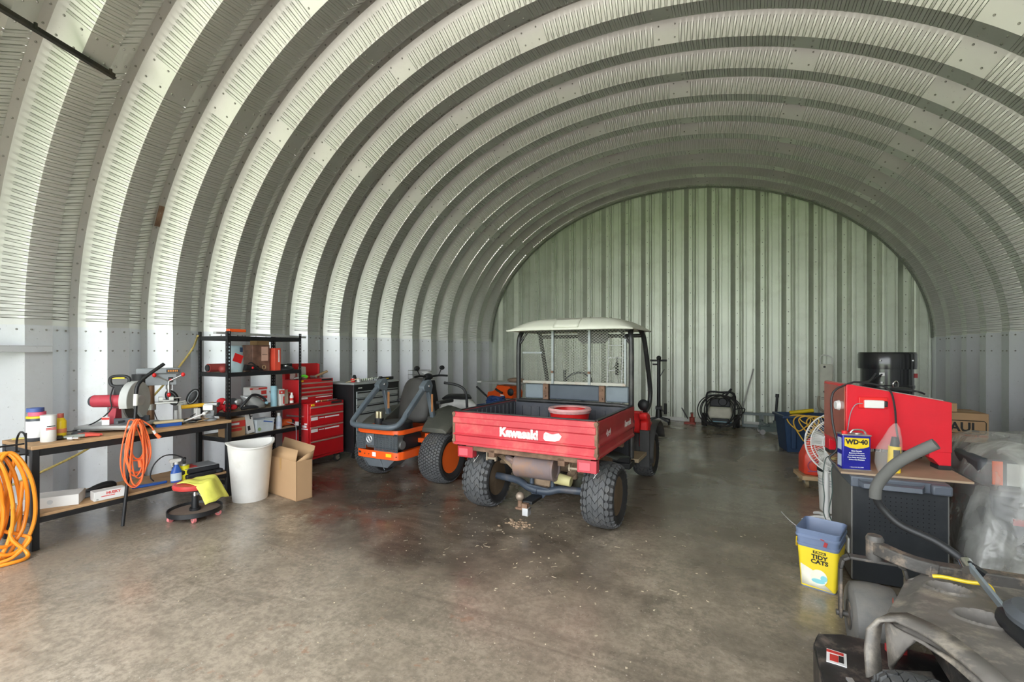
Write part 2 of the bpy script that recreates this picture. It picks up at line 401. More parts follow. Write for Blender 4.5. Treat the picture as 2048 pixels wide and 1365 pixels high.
# floor: worn sealed concrete
def floor_mat():
    m = bpy.data.materials.new('sealed_concrete'); m.use_nodes = True; nt = m.node_tree; N = nt.nodes; L = nt.links; bs = N['Principled BSDF']
    tc = N.new('ShaderNodeTexCoord')
    def noise(sc, det=6, rough=.6, stretch=None, dist=0.):
        n = N.new('ShaderNodeTexNoise'); n.inputs['Scale'].default_value = sc; n.inputs['Detail'].default_value = det; n.inputs['Roughness'].default_value = rough; n.inputs['Distortion'].default_value = dist
        if stretch:
            mp = N.new('ShaderNodeMapping'); mp.inputs['Scale'].default_value = stretch[:3]; mp.inputs['Rotation'].default_value = (0,0,stretch[3])
            L.new(tc.outputs['Object'], mp.inputs['Vector']); L.new(mp.outputs[0], n.inputs['Vector'])
        else: L.new(tc.outputs['Object'], n.inputs['Vector'])
        return n.outputs['Fac']
    def rng(v, a, b_, c=0, d=1):
        r = N.new('ShaderNodeMapRange'); r.interpolation_type = 'SMOOTHSTEP'
        for i, q in enumerate((a,b_,c,d)): r.inputs[i+1].default_value = q
        L.new(v, r.inputs[0]); return r.outputs[0]
    def mix(f, a, c):
        x = N.new('ShaderNodeMix'); x.data_type = 'RGBA'; L.new(f, x.inputs[0])
        for i, q in ((6,a),(7,c)):
            if isinstance(q, tuple): x.inputs[i].default_value = (*q,1)
            else: L.new(q, x.inputs[i])
        return x.outputs[2]
    def mul(a, c):
        x = N.new('ShaderNodeMath'); x.operation = 'MULTIPLY'; L.new(a, x.inputs[0])
        if isinstance(c, float): x.inputs[1].default_value = c
        else: L.new(c, x.inputs[1])
        return x.outputs[0]
    def blob(cx, cy, rx, ry, rot=0., soft=.6):
        """soft-edged stain of its own shape at a place on the floor, edge broken by noise"""
        mp = N.new('ShaderNodeMapping'); mp.vector_type = 'TEXTURE'; mp.inputs['Location'].default_value = (cx,cy,0); mp.inputs['Rotation'].default_value = (0,0,rot); mp.inputs['Scale'].default_value = (rx,ry,1)
        L.new(tc.outputs['Object'], mp.inputs['Vector'])
        ln = N.new('ShaderNodeVectorMath'); ln.operation = 'LENGTH'; L.new(mp.outputs[0], ln.inputs[0])
        ad = N.new('ShaderNodeMath'); ad.operation = 'ADD'; L.new(ln.outputs['Value'], ad.inputs[0]); L.new(rng(noise(1.6,8,.65), .3,.7,-.35,.35), ad.inputs[1])
        return rng(ad.outputs[0], 1-soft, 1.1, 1., 0.)
    big = noise(.55, 8, .62, dist=.5); fine = noise(7, 10, .72); grit = noise(60, 4, .6)
    streak = noise(1.4, 8, .68, (.35,2.2,1,.35), dist=.8)
    base = mix(rng(big,.35,.68), (.275,.224,.168), (.465,.39,.305))
    base = mix(rng(fine,.38,.66,0.,.55), base, (.185,.155,.118))
    base = mix(rng(streak,.50,.66,0.,.5), base, (.15,.125,.095))
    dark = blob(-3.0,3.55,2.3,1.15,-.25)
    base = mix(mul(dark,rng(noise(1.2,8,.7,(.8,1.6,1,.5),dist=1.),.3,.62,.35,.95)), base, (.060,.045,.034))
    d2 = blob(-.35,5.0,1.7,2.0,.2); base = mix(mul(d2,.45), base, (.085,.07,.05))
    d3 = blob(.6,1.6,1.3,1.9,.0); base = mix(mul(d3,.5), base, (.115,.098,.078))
    rs = blob(-3.45,3.05,.5,.28,.3); base = mix(mul(rs,rng(fine,.4,.6,.0,.8)), base, (.16,.05,.028))
    r2 = blob(-1.8,1.75,1.2,.35,.5); base = mix(mul(r2,rng(noise(9,6,.6),.6,.66,0.,.5)), base, (.33,.15,.08))
    ds = blob(-4.3,1.75,1.0,.40,1.2); base = mix(mul(ds,rng(fine,.3,.7,.1,.55)), base, (.36,.32,.26))
    base = mix(rng(noise(28,8,.75),.40,.62,0.,.35), base, (.13,.105,.08))
    base = mix(rng(grit,.64,.70,0.,.7), base, (.60,.55,.47))
    base = mix(rng(grit,.30,.25,0.,.45), base, (.06,.05,.04))
    L.new(base, bs.inputs['Base Color'])
    L.new(rng(noise(1.1,6,.6,dist=.6),.35,.7,.16,.42), bs.inputs['Roughness'])
    bp = N.new('ShaderNodeBump'); bp.inputs['Strength'].default_value = .12; bp.inputs['Distance'].default_value = .004
    L.new(noise(25,6,.6), bp.inputs['Height']); L.new(bp.outputs[0], bs.inputs['Normal'])
    return m
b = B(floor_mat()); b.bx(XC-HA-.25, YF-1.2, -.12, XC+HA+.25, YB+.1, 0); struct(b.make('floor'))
b = B(mat('lawn', (.13,.23,.06), .9, var=.3, scale=2)); b.bx(-60,-70,-.16,60,60,-.13); struct(b.make('ground'))
b = B(mat('bounce_gravel', (.46,.44,.41), .9, var=.2, scale=8)); b.bx(-8.5,-7.5,-.13,6,YF-1.2,-.03); struct(b.make('bounce_apron'))  # unseen pale apron, added to bounce sunlight in onto the ceiling
# ================================================================== LEFT SIDE
# ---- steel angle ledge on the wall, strut on the ceiling, rope
b = B(galvw); b.bx(-5.86,1.0,1.486,-5.78,1.925,1.494); b.bx(-5.79,1.0,1.486,-5.782,1.925,1.548); b.bx(-5.86,1.0,1.54,-5.78,1.925,1.548)
tag(b.make('wall_ledge', bev=.002), 'grey steel channel ledge fixed on the left wall above the workbench', 'ledge')
b = B(mat('strut_steel', (.03,.028,.025), .5, .4, dirt=(.2,.12,.07), damt=.3)); b.bar((-4.755,1.975,3.82),(-4.60,.95,3.945),.012,.042); b.bar((-4.755,1.975,3.803),(-4.60,.95,3.928),.04,.01)
for t in (.03,.5,.97): b.cyl(Vector((-4.755,1.975,3.80)).lerp(Vector((-4.60,.95,3.925)),t), Vector((-4.755,1.975,3.86)).lerp(Vector((-4.60,.95,3.985)),t), .012, n=8)
tag(b.make('steel_strut'), 'dark rusty steel strut bolted across the curved ceiling at upper left', 'strut')
b = B(mat('yellow_rope', (.48,.37,.12), .8, var=.3, scale=60)); b.tube([(-5.39,2.99,1.665),(-5.62,3.10,1.62),(-5.80,3.15,1.51),(-5.80,2.946,1.228),(-5.80,2.603,.843),(-5.80,2.218,.546),(-5.80,1.842,.376),(-5.80,1.68,.317),(-5.80,1.5,.24)], .011, n=6)
tag(b.make('rope'), 'yellow rope running diagonally down the left wall behind the workbench', 'rope')

b = B(rust); b.bar((-5.665,2.775,3.075),(-5.768,2.775,2.868),.05,.006,up=(1,0,.5)); struct(b.make('trim_4'))
# ---- workbench
wbn = thing('workbench', 'black steel workbench with plywood top and lower shelf along the left wall', 'workbench', (-5.02,2.2,0))
b = B(ply); b.bx(-.28,-.74,.757,.28,.76,.785); b.make('tabletop', wbn, bev=.003)
b = B(ply); b.bx(-.262,-.72,.24,.262,.74,.262); b.make('lower_shelf', wbn, bev=.003)
b = B(black)
for x in (-.272,.258): b.bx(x,-.735,.705,x+.014,.755,.757); b.bx(x,-.735,.20,x+.014,.755,.240)
for y in (-.735,.741): b.bx(-.27,y,.705,.27,y+.014,.757); b.bx(-.27,y,.20,.27,y+.014,.240)
b.make('frame', wbn, bev=.002)
for x in (-.275,.235):
    for y in (-.74,.715):
        b = B(black); b.bx(x,y,0,x+.045,y+.045,.757); b.make('leg', wbn, bev=.003)

# ---- cans, bottles and tape on the near end of the bench
def can(loc, r, h, m, cap, label, cat='can', name='paint_can', band=None, capm=None, shoulder=.0):
    t = thing(name, label, cat, loc)
    b = B(m); b.lathe([(r*.96,0),(r,.004),(r,h-shoulder-.004),(r*.97,h-shoulder)] + ([(r*.45,h)] if shoulder else []), n=28); b.make('body', t)
    if band:
        b = B(band[0]); b.lathe([(r+.0012,band[1]),(r+.0012,band[2])], n=28); b.f = b.f[:28]; b.fm = b.fm[:28]; b.make('label_band', t)
    if capm: b = B(capm); b.lathe([(r*.55 if shoulder else r*1.02,h-.004),(r*.55 if shoulder else r*1.02,h+cap),(0,h+cap+.002)], n=24); b.make('cap', t)
    return t
c1 = can((-5.03,1.575,.785), .058,.185, mat('dark_can',(.05,.06,.075),.4), .012, 'dark grey tin can with white label and yellow lid, leftmost on the workbench', capm=yellow, band=(print_white,.03,.16))
b = B(black); b.lathe([(.0596,.05),(.0596,.14)], n=28); b.f = b.f[2:11]; b.fm = b.fm[2:11]; b.make('label_print', c1)
c2 = can((-4.90,1.605,.785), .047,.205, white, .004, 'tall white can with red printing between dark can and yellow bottle', capm=white, name='spray_can')
for i, (z, w, m) in enumerate(((.12,.05,print_dark),(.105,.06,print_red),(.095,.06,print_red))):
    b = B(m); b.bx(.0465,-w/2,z,.0485,w/2,z+.006); b.make('label_print', c2)
c3 = can((-4.965,1.70,.785), .036,.175, yellow, .03, 'yellow bottle with dark red cap behind the white can on the workbench', name='glue_bottle', cat='bottle', capm=mat('brick_red',(.45,.10,.07),.5), shoulder=.03, band=(mat('orange_label',(.75,.25,.1),.5),.05,.085))
def roll(loc, m, lab, r=.052):
    b = B(m); b.lathe([(r*.62,0),(r,0),(r,.03),(r*.62,.03)], n=28); n = 28
    b.f = b.f[:-2]; b.fm = b.fm[:-2]; b.add([],[]); 
    b.f += [(3*n+i,3*n+(i+1)%n,(i+1)%n,i) for i in range(n)]; b.fm += [0]*n
    return tag(b.make('tape_roll', loc=loc), lab, 'tape', 'tape rolls on the dark can')
roll((-5.025,1.58,.9845), mat('pink_tape',(.75,.12,.2),.5), 'pink tape roll lying on the dark can under the blue roll')
roll((-5.045,1.575,1.0145), mat('blue_tape',(.07,.12,.34),.5), 'blue tape roll topmost of the stack on the dark can')
b = B(mat('straw_yellow',(.62,.55,.16),.6)); b.bar((-5.24,1.50,.792),(-5.16,1.66,.792),.03,.012); b.m(blackp); b.bar((-5.16,1.66,.794),(-5.13,1.73,.794),.03,.018)
tag(b.make('putty_knife', bev=.003), 'yellow putty knife lying behind the dark can on the workbench corner', 'knife')
# gloves
def glove(loc, rz, lab, m1, m2):
    t = thing('work_glove', lab, 'glove', loc, rz, 'work gloves on the bench')
    b = B(m1)
    b.loft([[(x, y0+sy*math.cos(a), .016+.014*sz*math.sin(a)) for a in np.linspace(0,2*math.pi,12,endpoint=False)] for x,y0,sy,sz in ((-.12,0,.045,.8),(-.06,0,.046,1.),(0,.002,.05,1.1),(.035,.002,.045,1.))]); b.make('palm', t, sub=1)
    b = B(m2)
    for i, (y, l) in enumerate(((-.033,.06),(-.011,.075),(.012,.07),(.034,.05))): b.tube([(.02,y,.017),(.05,y*1.15,.02),(.05+l,y*1.3,.012)], .011, n=8, rr=[.012,.0115,.008])
    b.tube([(-.02,.04,.017),(.02,.075,.018),(.05,.085,.014)], .012, n=8, rr=[.013,.012,.008]); b.make('fingers', t)
    b = B(blackp); b.loft([[(x, sy*math.cos(a), .016+.016*math.sin(a)) for a in np.linspace(0,2*math.pi,12,endpoint=False)] for x,sy in ((-.15,.05),(-.115,.047))]); b.make('cuff', t)
gl = mat('glove_grey',(.36,.40,.36),.85,dirt=(.15,.12,.1),damt=.4); gr = mat('glove_red',(.68,.10,.07),.8)
glove((-4.87,1.80,.786), 70, 'grey and red work glove at the bench edge, nearer of the pair', gl, gr)
glove((-5.06,1.79,.786), 60, 'grey work glove lying behind the red fingered glove on the bench', gl, dgrey)
b = B(alu); b.tube([(-4.80,1.69,.802),(-4.775,1.71,.802)], .016, n=12); b.m(chrome); b.tube([(-4.775,1.71,.802),(-4.745,1.735,.802)], .010, n=10)
tag(b.make('hose_fitting'), 'shiny metal hose fitting on the bench edge beside the gloves', 'fitting')

# ---- abrasive cut-off saw
sw = thing('chop_saw', 'red and grey abrasive chop saw with black handle standing on the workbench', 'saw', (-5.06,2.13,.785), 36)
sgrey = mat('saw_grey',(.42,.43,.43),.45,.2,dirt=(.3,.25,.2),damt=.3)
b = B(sgrey); b.prism([(-.23,-.19),(.20,-.19),(.24,-.15),(.24,.17),(-.20,.17),(-.23,.13)],'z',.035,.062); b.bx(-.20,-.16,.02,.2,.14,.035); b.make('base_plate', sw, bev=.006)
for x in (-.19,.17):
    for y in (-.15,.11):
        b = B(rubber); b.cyl((x,y,0),(x,y,.022),.02); b.make('foot', sw)
mred = mat('saw_red',(.50,.05,.075),.5,dirt=(.4,.25,.2),damt=.3)
b = B(mred); b.prism([(-.06,.062),(.05,.062),(.035,.20),(-.03,.20)],'x',-.06,.0); b.cyl((-.12,.0,.085),(.06,.0,.085),.018); b.make('arm', sw, bev=.004)
b = B(mred); b.cyl((-.17,-.04,.265),(.09,-.04,.265),.055,.058,n=24); b.m(dgrey); b.cyl((-.195,-.04,.265),(-.168,-.04,.265),.043,.055,n=24); b.make('motor', sw)
b = B(blackp); b.tube([(-.03,-.03,.40),(-.05,-.03,.435),(-.04,-.03,.475),(.02,-.03,.487),(.085,-.03,.48),(.105,-.03,.45),(.085,-.03,.405),(.03,-.03,.395)], .014, n=10, closed=True); b.prism([(-.01,.32),(.06,.32),(.06,.40),(0,.40)],'y',-.055,-.005); b.m(yellow); b.bx(-.03,-.038,.463,.07,-.022,.475); b.make('handle', sw)
gm = mat('guard_grey',(.50,.51,.50),.5)
b = B(gm); pts = [(.175*math.cos(a),.265+.175*math.sin(a)) for a in np.linspace(R(-70),R(200),34)]; pts.append((-.05,.2)); b.prism(pts,'x',.10,.165); b.m(alu); b.cyl((.165,0,.265),(.185,0,.265),.05); b.make('blade_guard', sw, bev=.004)
b = B(mat('grinding_disc',(.07,.065,.06),.9,bump=.4)); b.cyl((.125,.0,.25),(.14,.0,.25),.165,n=40); b.make('blade', sw)
b = B(dgrey); b.bx(.02,-.10,.062,.2,-.075,.115); b.cyl((.1,-.19,.09),(.1,-.09,.09),.011); b.make('vise_clamp', sw, bev=.003); b = B(dgrey); b.bx(.02,.08,.062,.2,.10,.115); b.make('work_fence', sw, bev=.003)
b = B(print_white); b.ob((-.02,-.135,.10),(.055,.004,.07),rz=6); b.m(print_red); b.ob((-.02,-.138,.12),(.055,.002,.02),rz=6); b.make('hang_tag', sw)
b = B(blackp); b.tube([(-.02,-.03,.40),(.0,-.11,.30),(.0,-.10,.20),(-.10,-.10,.10),(-.25,-.08,.03),(-.33,-.06,.006),(-.36,-.10,.006)], .0055, n=6); b.make('power_cord', sw)

# ---- bench drill press
dp = thing('drill_press', 'grey bench drill press with brown column and red feed knobs on the workbench', 'drill press', (-5.13,2.47,.785), 155)
b = B(dgrey); b.prism([(-.09,-.13),(.09,-.13),(.09,.11),(-.09,.11)],'z',0,.022); b.make('base', dp, bev=.006)
b = B(mat('column_brown',(.34,.20,.12),.4,.5,dirt=(.2,.12,.08),damt=.5)); b.cyl((0,.05,.02),(0,.05,.50),.030,n=20); b.make('column', dp)
b = B(steel); b.cyl((0,.05,.14),(0,.05,.20),.042); b.prism([(-.085,-.16),(.085,-.16),(.085,.02),(-.085,.02)],'z',.20,.217); b.make('work_table', dp, bev=.003)
b = B(steel); b.bx(-.05,-.13,.218,.05,-.09,.262); b.bx(-.05,-.045,.218,.05,-.01,.262); b.bx(-.05,-.13,.218,.05,-.01,.232); b.cyl((0,-.19,.245),(0,-.13,.245),.007); b.make('table_vise', dp, bev=.002)
b = B(greyp); b.prism([(-.055,-.15),(.055,-.15),(.055,.09),(-.055,.09)],'z',.38,.49); b.m(print_dark); b.bx(-.058,-.125,.405,-.054,-.085,.455); b.m(redb); b.bx(-.062,-.115,.418,-.056,-.095,.438); b.make('head', dp, bev=.006)
b = B(greyp); b.prism([(-.075,-.18),(.075,-.18),(.08,.16),(-.08,.16)],'z',.49,.545); b.make('pulley_cover', dp, bev=.012)
b = B(blackp); b.bx(-.084,-.170,.503,-.075,-.070,.533); b.make('badge', dp)
b = B(mat('orange_print',(.8,.3,.05),.5))
for i in range(6): b.bx(-.0856,-.160+.014*i,.510,-.0845,-.151+.014*i,.526)
b.make('badge_print', dp)
b = B(blackp); b.cyl((-.0,.13,.36),(0,.13,.49),.065,n=20); b.make('motor', dp)
b = B(steel); b.cyl((0,-.09,.38),(0,-.09,.335),.024); b.cyl((0,-.09,.335),(0,-.09,.295),.018,.012); b.cyl((0,-.09,.297),(0,-.09,.263),.004); b.make('chuck', dp)
for a in (60,180,300):
    b = B(steel); e = (-.085,-.09+.13*math.sin(R(a)),.415+.13*math.cos(R(a))); b.cyl((-.06,-.09,.415),e,.005,n=8); b.m(redb); b.ball(e,.018,(1,1,1.2),n=10,k=8); b.make('feed_handle', dp)
b = B(blackp); b.tube([(.03,.13,.37),(.08,.05,.2),(.12,.0,.03),(.2,-.02,.006),(.3,.0,.006)], .004, n=6); b.make('power_cord', dp)

# ---- brush, cables, pouch, timber offcuts
t = thing('scrub_brush', 'wooden scrub brush with blue bristles lying on the bench edge', 'brush', (-4.87,2.44,.785), 78)
b = B(blue); b.bx(-.10,-.028,0,.10,.028,.032); b.make('bristles', t, bev=.004)
b = B(mat('brush_wood',(.66,.55,.33),.6)); b.bx(-.115,-.032,.032,.115,.032,.056); b.make('back', t, bev=.008)
b = B(blackp); b.tube([(-5.12,2.66,.795),(-4.99,2.62,.795),(-4.90,2.60,.793),(-4.86,2.66,.793),(-4.93,2.74,.793),(-5.03,2.70,.793)], .007, n=6); b.ob((-4.93,2.70,.80),(.05,.13,.022),rz=15); b.ob((-5.05,2.66,.80),(.04,.10,.02),rz=40)
tag(b.make('charger'), 'black cord and small black adapter lying between drill press and vise', 'cord')
b = B(mat('grey_cloth',(.22,.22,.20),.9)); b.grid(lambda u,v: (-4.95+.22*(v-.5)*.8+.02*math.sin(u*9), 2.60+.2*(u-.5), .7905+.01*abs(math.sin(7*u+3*v))), 12, 10)
tag(b.make('rag', solid=.004), 'dirty grey rag on the bench beside the blue brush', 'rag')

# ---- black two-lobed padded piece on white stand, white tubes, caulking tool
t = thing('ear_protectors', 'black padded ear protectors with white piping on a white bracket at bench back', 'ear protectors', (-5.17,2.72,.785), 62)
for sx in (-1,1):
    b = B(blackp); b.ball((sx*.052,0,.255),.066,(.8,.5,1.3),n=18,k=12); b.xf(Matrix.Translation((sx*.03,0,.17)) @ Matrix.Rotation(R(sx*26),4,'Y') @ Matrix.Translation((-sx*.03,0,-.17))); b.make('ear_pad', t)
    b = B(greyp); k0 = len(b.v); b.tube([(sx*.052+.034*math.cos(a),-.028,.255+.07*math.sin(a)) for a in np.linspace(0,2*math.pi,14,endpoint=False)], .005, n=6, closed=True, sm=2); b.xf(Matrix.Translation((sx*.03,0,.17)) @ Matrix.Rotation(R(sx*26),4,'Y') @ Matrix.Translation((-sx*.03,0,-.17))); b.make('piping', t)
b = B(white)
for i in range(7): b.tube([(-.05+.1*rnd.random(),-.03+.06*rnd.random(),.15+.05*rnd.random()) for _ in range(3)], .007, n=6)
b.bx(-.035,-.015,0,-.01,.01,.17); b.make('bracket', t)
for i, (x, y, h, w, l) in enumerate(((-5.14,2.64,.115,.024,'narrow white upright tube on the bench below the black ear pads'),(-5.06,2.80,.12,.045,'wide white upright tube on the bench under the yellow tool'),(-5.12,2.92,.13,.03,'white upright tube on the bench beside the bench vise'))):
    b = B(white); b.bx(x-w/2,y-w/2,.785,x+w/2,y+w/2,.785+h); tag(b.make('plastic_tube', bev=.004), l, 'tube', 'white tubes on the bench')
t = thing('caulking_gun', 'yellow and black hand tool resting across the white tubes by the vise', 'tool', (-5.07,2.80,.925), 68)
b = B(mat('amber',(.80,.45,.02),.45)); b.cyl((-.13,0,0),(.15,0,.015),.020,n=14); b.make('barrel', t)
b = B(blackp); b.tube([(.02,0,.0),(.0,-.02,-.06),(-.06,-.04,-.1)], .004, n=6); b.make('trigger', t)
# bench vise
t = thing('bench_vise', 'grey bench vise with anvil and white lever at the far end of the workbench', 'vise', (-4.90,2.84,.785), 40)
b = B(greyp); b.cyl((0,0,0),(0,0,.02),.06,.055,n=20); b.cyl((0,0,.02),(0,0,.05),.035,n=16); b.prism([(-.04,.05),(.04,.05),(.045,.10),(.035,.15),(-.035,.15),(-.04,.10)],'y',-.03,.05); b.make('body', t, bev=.004)
b = B(steel); b.bx(-.06,-.005,.15,.06,.09,.175); b.m(greyp); b.prism([(-.06,.175),(.06,.175),(.045,.13),(-.045,.13)],'y',.05,.10); b.make('anvil', t, bev=.003)
b = B(steel); b.bx(-.045,-.065,.11,.045,-.04,.165); b.cyl((0,-.15,.09),(0,0,.09),.014); b.make('jaw', t, bev=.003)
b = B(white); b.cyl((0,-.15,.09),(-.17,-.20,.02),.007,n=8); b.ball((0,-.15,.09),.018,n=12,k=8); b.make('lever', t)
t = thing('timber_offcut', 'thin bent strip of brown veneer lying before the vise', 'offcut', (-4.87,2.70,.785), 80)
b = B(wood); b.grid(lambda u,v: (-.1+.2*u,(v-.5)*.03,.004+.03*u*u), 8, 1); b.make('strip', t, solid=.003)

# ---- leaning bent pole and the cords
b = B(black); b.tube([(-4.715,2.012,.012),(-4.722,2.08,.70),(-4.742,2.115,.93),(-4.752,2.125,1.12)], .0135, n=10, sm=3); b.tube([(-4.752,2.125,1.12),(-4.765,2.145,1.20),(-4.77,2.21,1.27),(-4.755,2.345,1.38)], .0155, n=10)
b.m(wpaint); b.cyl((-4.744,2.117,1.02),(-4.751,2.124,1.12),.017)
tag(b.make('bent_pole'), 'bent black pole with white tape leaning against the workbench front', 'pole')
def coil(b, c, ex, ez, ax, r, n, jit, seedv, rad=8):
    rr_ = random.Random(seedv); c = Vector(c); u = Vector(ax).normalized(); nrm = u.cross(Vector((0,0,1)))
    pts = []
    for k in range(n):
        s = 1+jit*(rr_.random()-.5); sz = 1+jit*(rr_.random()-.5); ox = (rr_.random()-.5)*ex*jit; tilt = (rr_.random()-.5)*.35; off = (rr_.random()-.5)*jit*.12
        for i in range(10):
            a = R(90)+2*math.pi*i/10
            pts.append(c + u*(ex*s*math.cos(a)*(.75-.25*math.sin(a))+ox+tilt*ez*math.sin(a)*.3) + Vector((0,0,ez+(-ez*sz if False else 0)+ez*sz*(math.sin(a)-1))) + nrm*(off+(.008*math.sin(3*a+k))))
    b.tube(pts, r, n=rad, sm=3)
t = thing('extension_cord', 'orange extension cord coil hanging over the bench front by the black pole', 'cord', (-4.66,2.085,0))
b = B(ocord); coil(b, (0,0,.675), .085,.235,(.05,1,0), .006, 9, .55, 3, 6); b.tube([(0,.04,.90),(.02,.10,.84),(.02,.135,.77)], .006, n=6); b.make('cable', t)
b = B(ocord); b.cyl((.02,.135,.77),(.03,.165,.73),.012,.016); b.m(white); b.cyl((.02,.12,.80),(.02,.135,.77),.011); b.make('plug', t)
b = B(ocord); b.cyl((.01,.02,.56),(.01,.03,.50),.014,.018); b.make('socket', t)
t = thing('garden_hose', 'thick orange hose coiled over the hanger at the near end of the workbench', 'hose', (-4.70,1.33,0))
b = B(ohose); rr2 = random.Random(5)
for (cx, cy, ex, ez, z0) in ((.0,-.02,.115,.33,.44),(.02,.0,.13,.36,.41),(-.04,-.05,.12,.38,.39),(-.06,-.09,.10,.32,.44),(.03,-.10,.11,.37,.40),(0,-.15,.12,.35,.42)):
    b.tube([(cx+.02*math.sin(3*a)+.02*(rr2.random()-.5), cy+ex*math.cos(a)*(1-.28*math.sin(a)), z0+ez*math.sin(a)) for a in np.linspace(0,2*math.pi,14,endpoint=False)], .0125, n=9, closed=True, sm=4)
b.tube([(0,.07,.55),(.0,.05,.34),(.02,.0,.18),(.06,.07,.05),(.10,.06,.0145),(.12,-.02,.0145),(.08,-.15,.0145),(.0,-.25,.0145)], .0125, n=9)
b.tube([(-.02,.04,.74),(-.04,.0,.5),(-.05,-.04,.25),(-.02,.06,.16),(.03,.10,.12),(.06,.0,.03),(.03,-.1,.0145)], .0125, n=9); b.make('tube', t)
t = thing('hose_hanger', 'black metal hose hanger hooked on the near bench leg', 'hanger', (-4.80,1.435,0))
b = B(black)
for y in (0,-.16): b.tube([(.045,y,.73),(.035,y,.86),(-.05,y,.89),(-.12,y,.83),(-.13,y,.73)], .007, n=6)
for x, z in ((.045,.735),(-.13,.735),(-.04,.80)): b.tube([(x,0.015,z),(x,-.16,z)], .007, n=6, sm=1)
b.bar((-.04,.025,.62),(-.04,.025,.88),.02,.006); b.make('rack', t)

# ---- lower shelf of the bench
def carton(name, loc, rz, d, m, label, cat='box', group=None, writing=(), flaps=None):
    t = thing(name, label, cat, loc, rz, group)
    b = B(m); b.bx(-d[0]/2,-d[1]/2,0,d[0]/2,d[1]/2,d[2]); b.make('carton', t, bev=.003)
    return t
wbox = mat('white_carton',(.72,.71,.69),.7,var=.04)
t = carton('white_box', (-4.965,1.66,.262), -32, (.20,.34,.085), wbox, 'long plain white box on the lower bench shelf by the near leg')
b = B(mat('pale_print',(.55,.57,.58),.7)); b.lathe([(.018,-.001),(.018,0)], (.1005,-.0,.045),(1,0,0), n=20); b.make('seal', t)
t2 = carton('parts_box', (-5.14,1.545,.262), -8, (.16,.07,.075), wbox, 'small white box standing behind the orange hose on the bench shelf')
t = carton('trash_bag_box', (-4.79,1.945,.262), 83, (.21,.10,.075), wbox, 'white box with red lettering on the lower bench shelf beside the pole')
lettering(t, 'HUSKY', .030, (.02,-.0508,.053), (1,0,0), (0,0,1), print_red, bold=.0012)
b = B(print_red); b.bx(-.06,-.0508,.028,.03,-.0498,.034); b.make('red_print', t)
lettering(t, '40', .014, (-.085,-.0508,.012), (1,0,0), (0,0,1), print_dark)
b = B(mat('shoe_black',(.01,.01,.011),.6)); b.loft([[(-5.12+.03*math.cos(a)*s, 2.02+x, .262+.03*h+.03*h*math.sin(a)) for a in np.linspace(0,2*math.pi,12,endpoint=False)] for x,s,h in ((-.11,.3,.3),(-.08,.9,.6),(-.02,1.2,1.),(.05,1.3,1.2),(.10,1.,1.),(.12,.4,.6))])
tag(b.make('shoe', sub=1), 'black shoe lying behind the white lettered box on the bench shelf', 'shoe')
b = B(dgrey); b.ob((-5.08,1.86,.266),(.28,.30,.008),rz=4); tag(b.make('steel_plate'), 'dark flat steel plate on the bench shelf between the white boxes', 'plate')
b = B(blue); b.prism([(-.13,-.012),(-.06,-.03),(.0,-.024),(.03,-.03),(.13,-.014),(.14,.008),(.05,.02),(0,.014),(-.06,.022)],'z',0,.022); b.xf(Matrix.Translation((-4.87,2.28,.262)) @ Matrix.Rotation(R(76),4,'Z'))
tag(b.make('blue_handle', bev=.006), 'flat blue plastic handle lying on the lower bench shelf', 'handle')  # a flat blue tool handle, not a paddle
# spray bottle
t = thing('spray_bottle', 'blue spray bottle with white trigger head on the lower bench shelf', 'bottle', (-4.80,2.47,.262), 85)
sb = mat('spray_blue',(.03,.12,.50),.3)
b = B(sb); b.loft([[(x*math.cos(a), y*math.sin(a), z) for a in np.linspace(0,2*math.pi,20,endpoint=False)] for x,y,z in ((.044,.028,0),(.046,.03,.006),(.046,.03,.09),(.038,.026,.115),(.02,.018,.15),(.014,.014,.165))]); b.make('bottle', t)
b = B(mat('pale_label',(.62,.72,.80),.5)); b.loft([[(x*1.02*math.cos(a), y*1.03*math.sin(a), z) for a in np.linspace(0,2*math.pi,20,endpoint=False)] for x,y,z in ((.046,.03,.015),(.046,.03,.085))], cap=False); b.make('label_band', t)
b = B(white); b.cyl((0,0,.162),(0,0,.185),.015); b.prism([(-.055,.185),(.03,.185),(.04,.20),(.035,.215),(-.045,.22),(-.06,.21)],'y',-.013,.013); b.tube([(-.035,0,.19),(-.04,0,.165),(-.025,0,.145)], .005, n=6); b.make('trigger_head', t, bev=.003)
t = thing('refrigerant_can', 'yellow can with black gauge hose standing behind the spray bottle', 'can', (-4.84,2.56,.262))
b = B(mat('bright_yellow',(.88,.80,.02),.4)); b.cyl((0,0,0),(0,0,.13),.042,n=24); b.m(alu); b.cyl((0,0,.13),(0,0,.145),.025,n=16); b.make('can_body', t)
b = B(blackp); b.cyl((0,0,.145),(0,0,.19),.012); b.cyl((-.03,.02,.19),(.03,-.02,.19),.014); b.tube([(-.03,.02,.19),(-.08,-.04,.23),(-.12,-.12,.23),(-.14,-.19,.16),(-.14,-.22,.06),(-.12,-.20,.01)], .006, n=6); b.make('gauge_hose', t)
t = thing('tool_case', 'black and grey tool case with red insert, upper of two on the bench shelf', 'case', (-4.90,2.70,.305), 82)
b = B(blackp); b.bx(-.17,-.12,0,.17,.12,.05); b.make('shell', t, bev=.012)
b = B(greyp); b.bx(-.14,-.125,.05,.15,.10,.056); b.make('lid_panel', t, bev=.002)
b = B(redb); b.bx(-.13,-.09,.056,-.02,.05,.059); b.make('insert', t)
t = thing('tool_case', 'plain black tool case beneath the grey topped case on the bench shelf', 'case', (-4.88,2.72,.262), 88)
b = B(blackp); b.bx(-.17,-.12,0,.17,.12,.042); b.make('shell', t, bev=.012); b = B(dgrey); b.bx(.10,-.126,.012,.14,-.119,.03); b.make('latch', t)

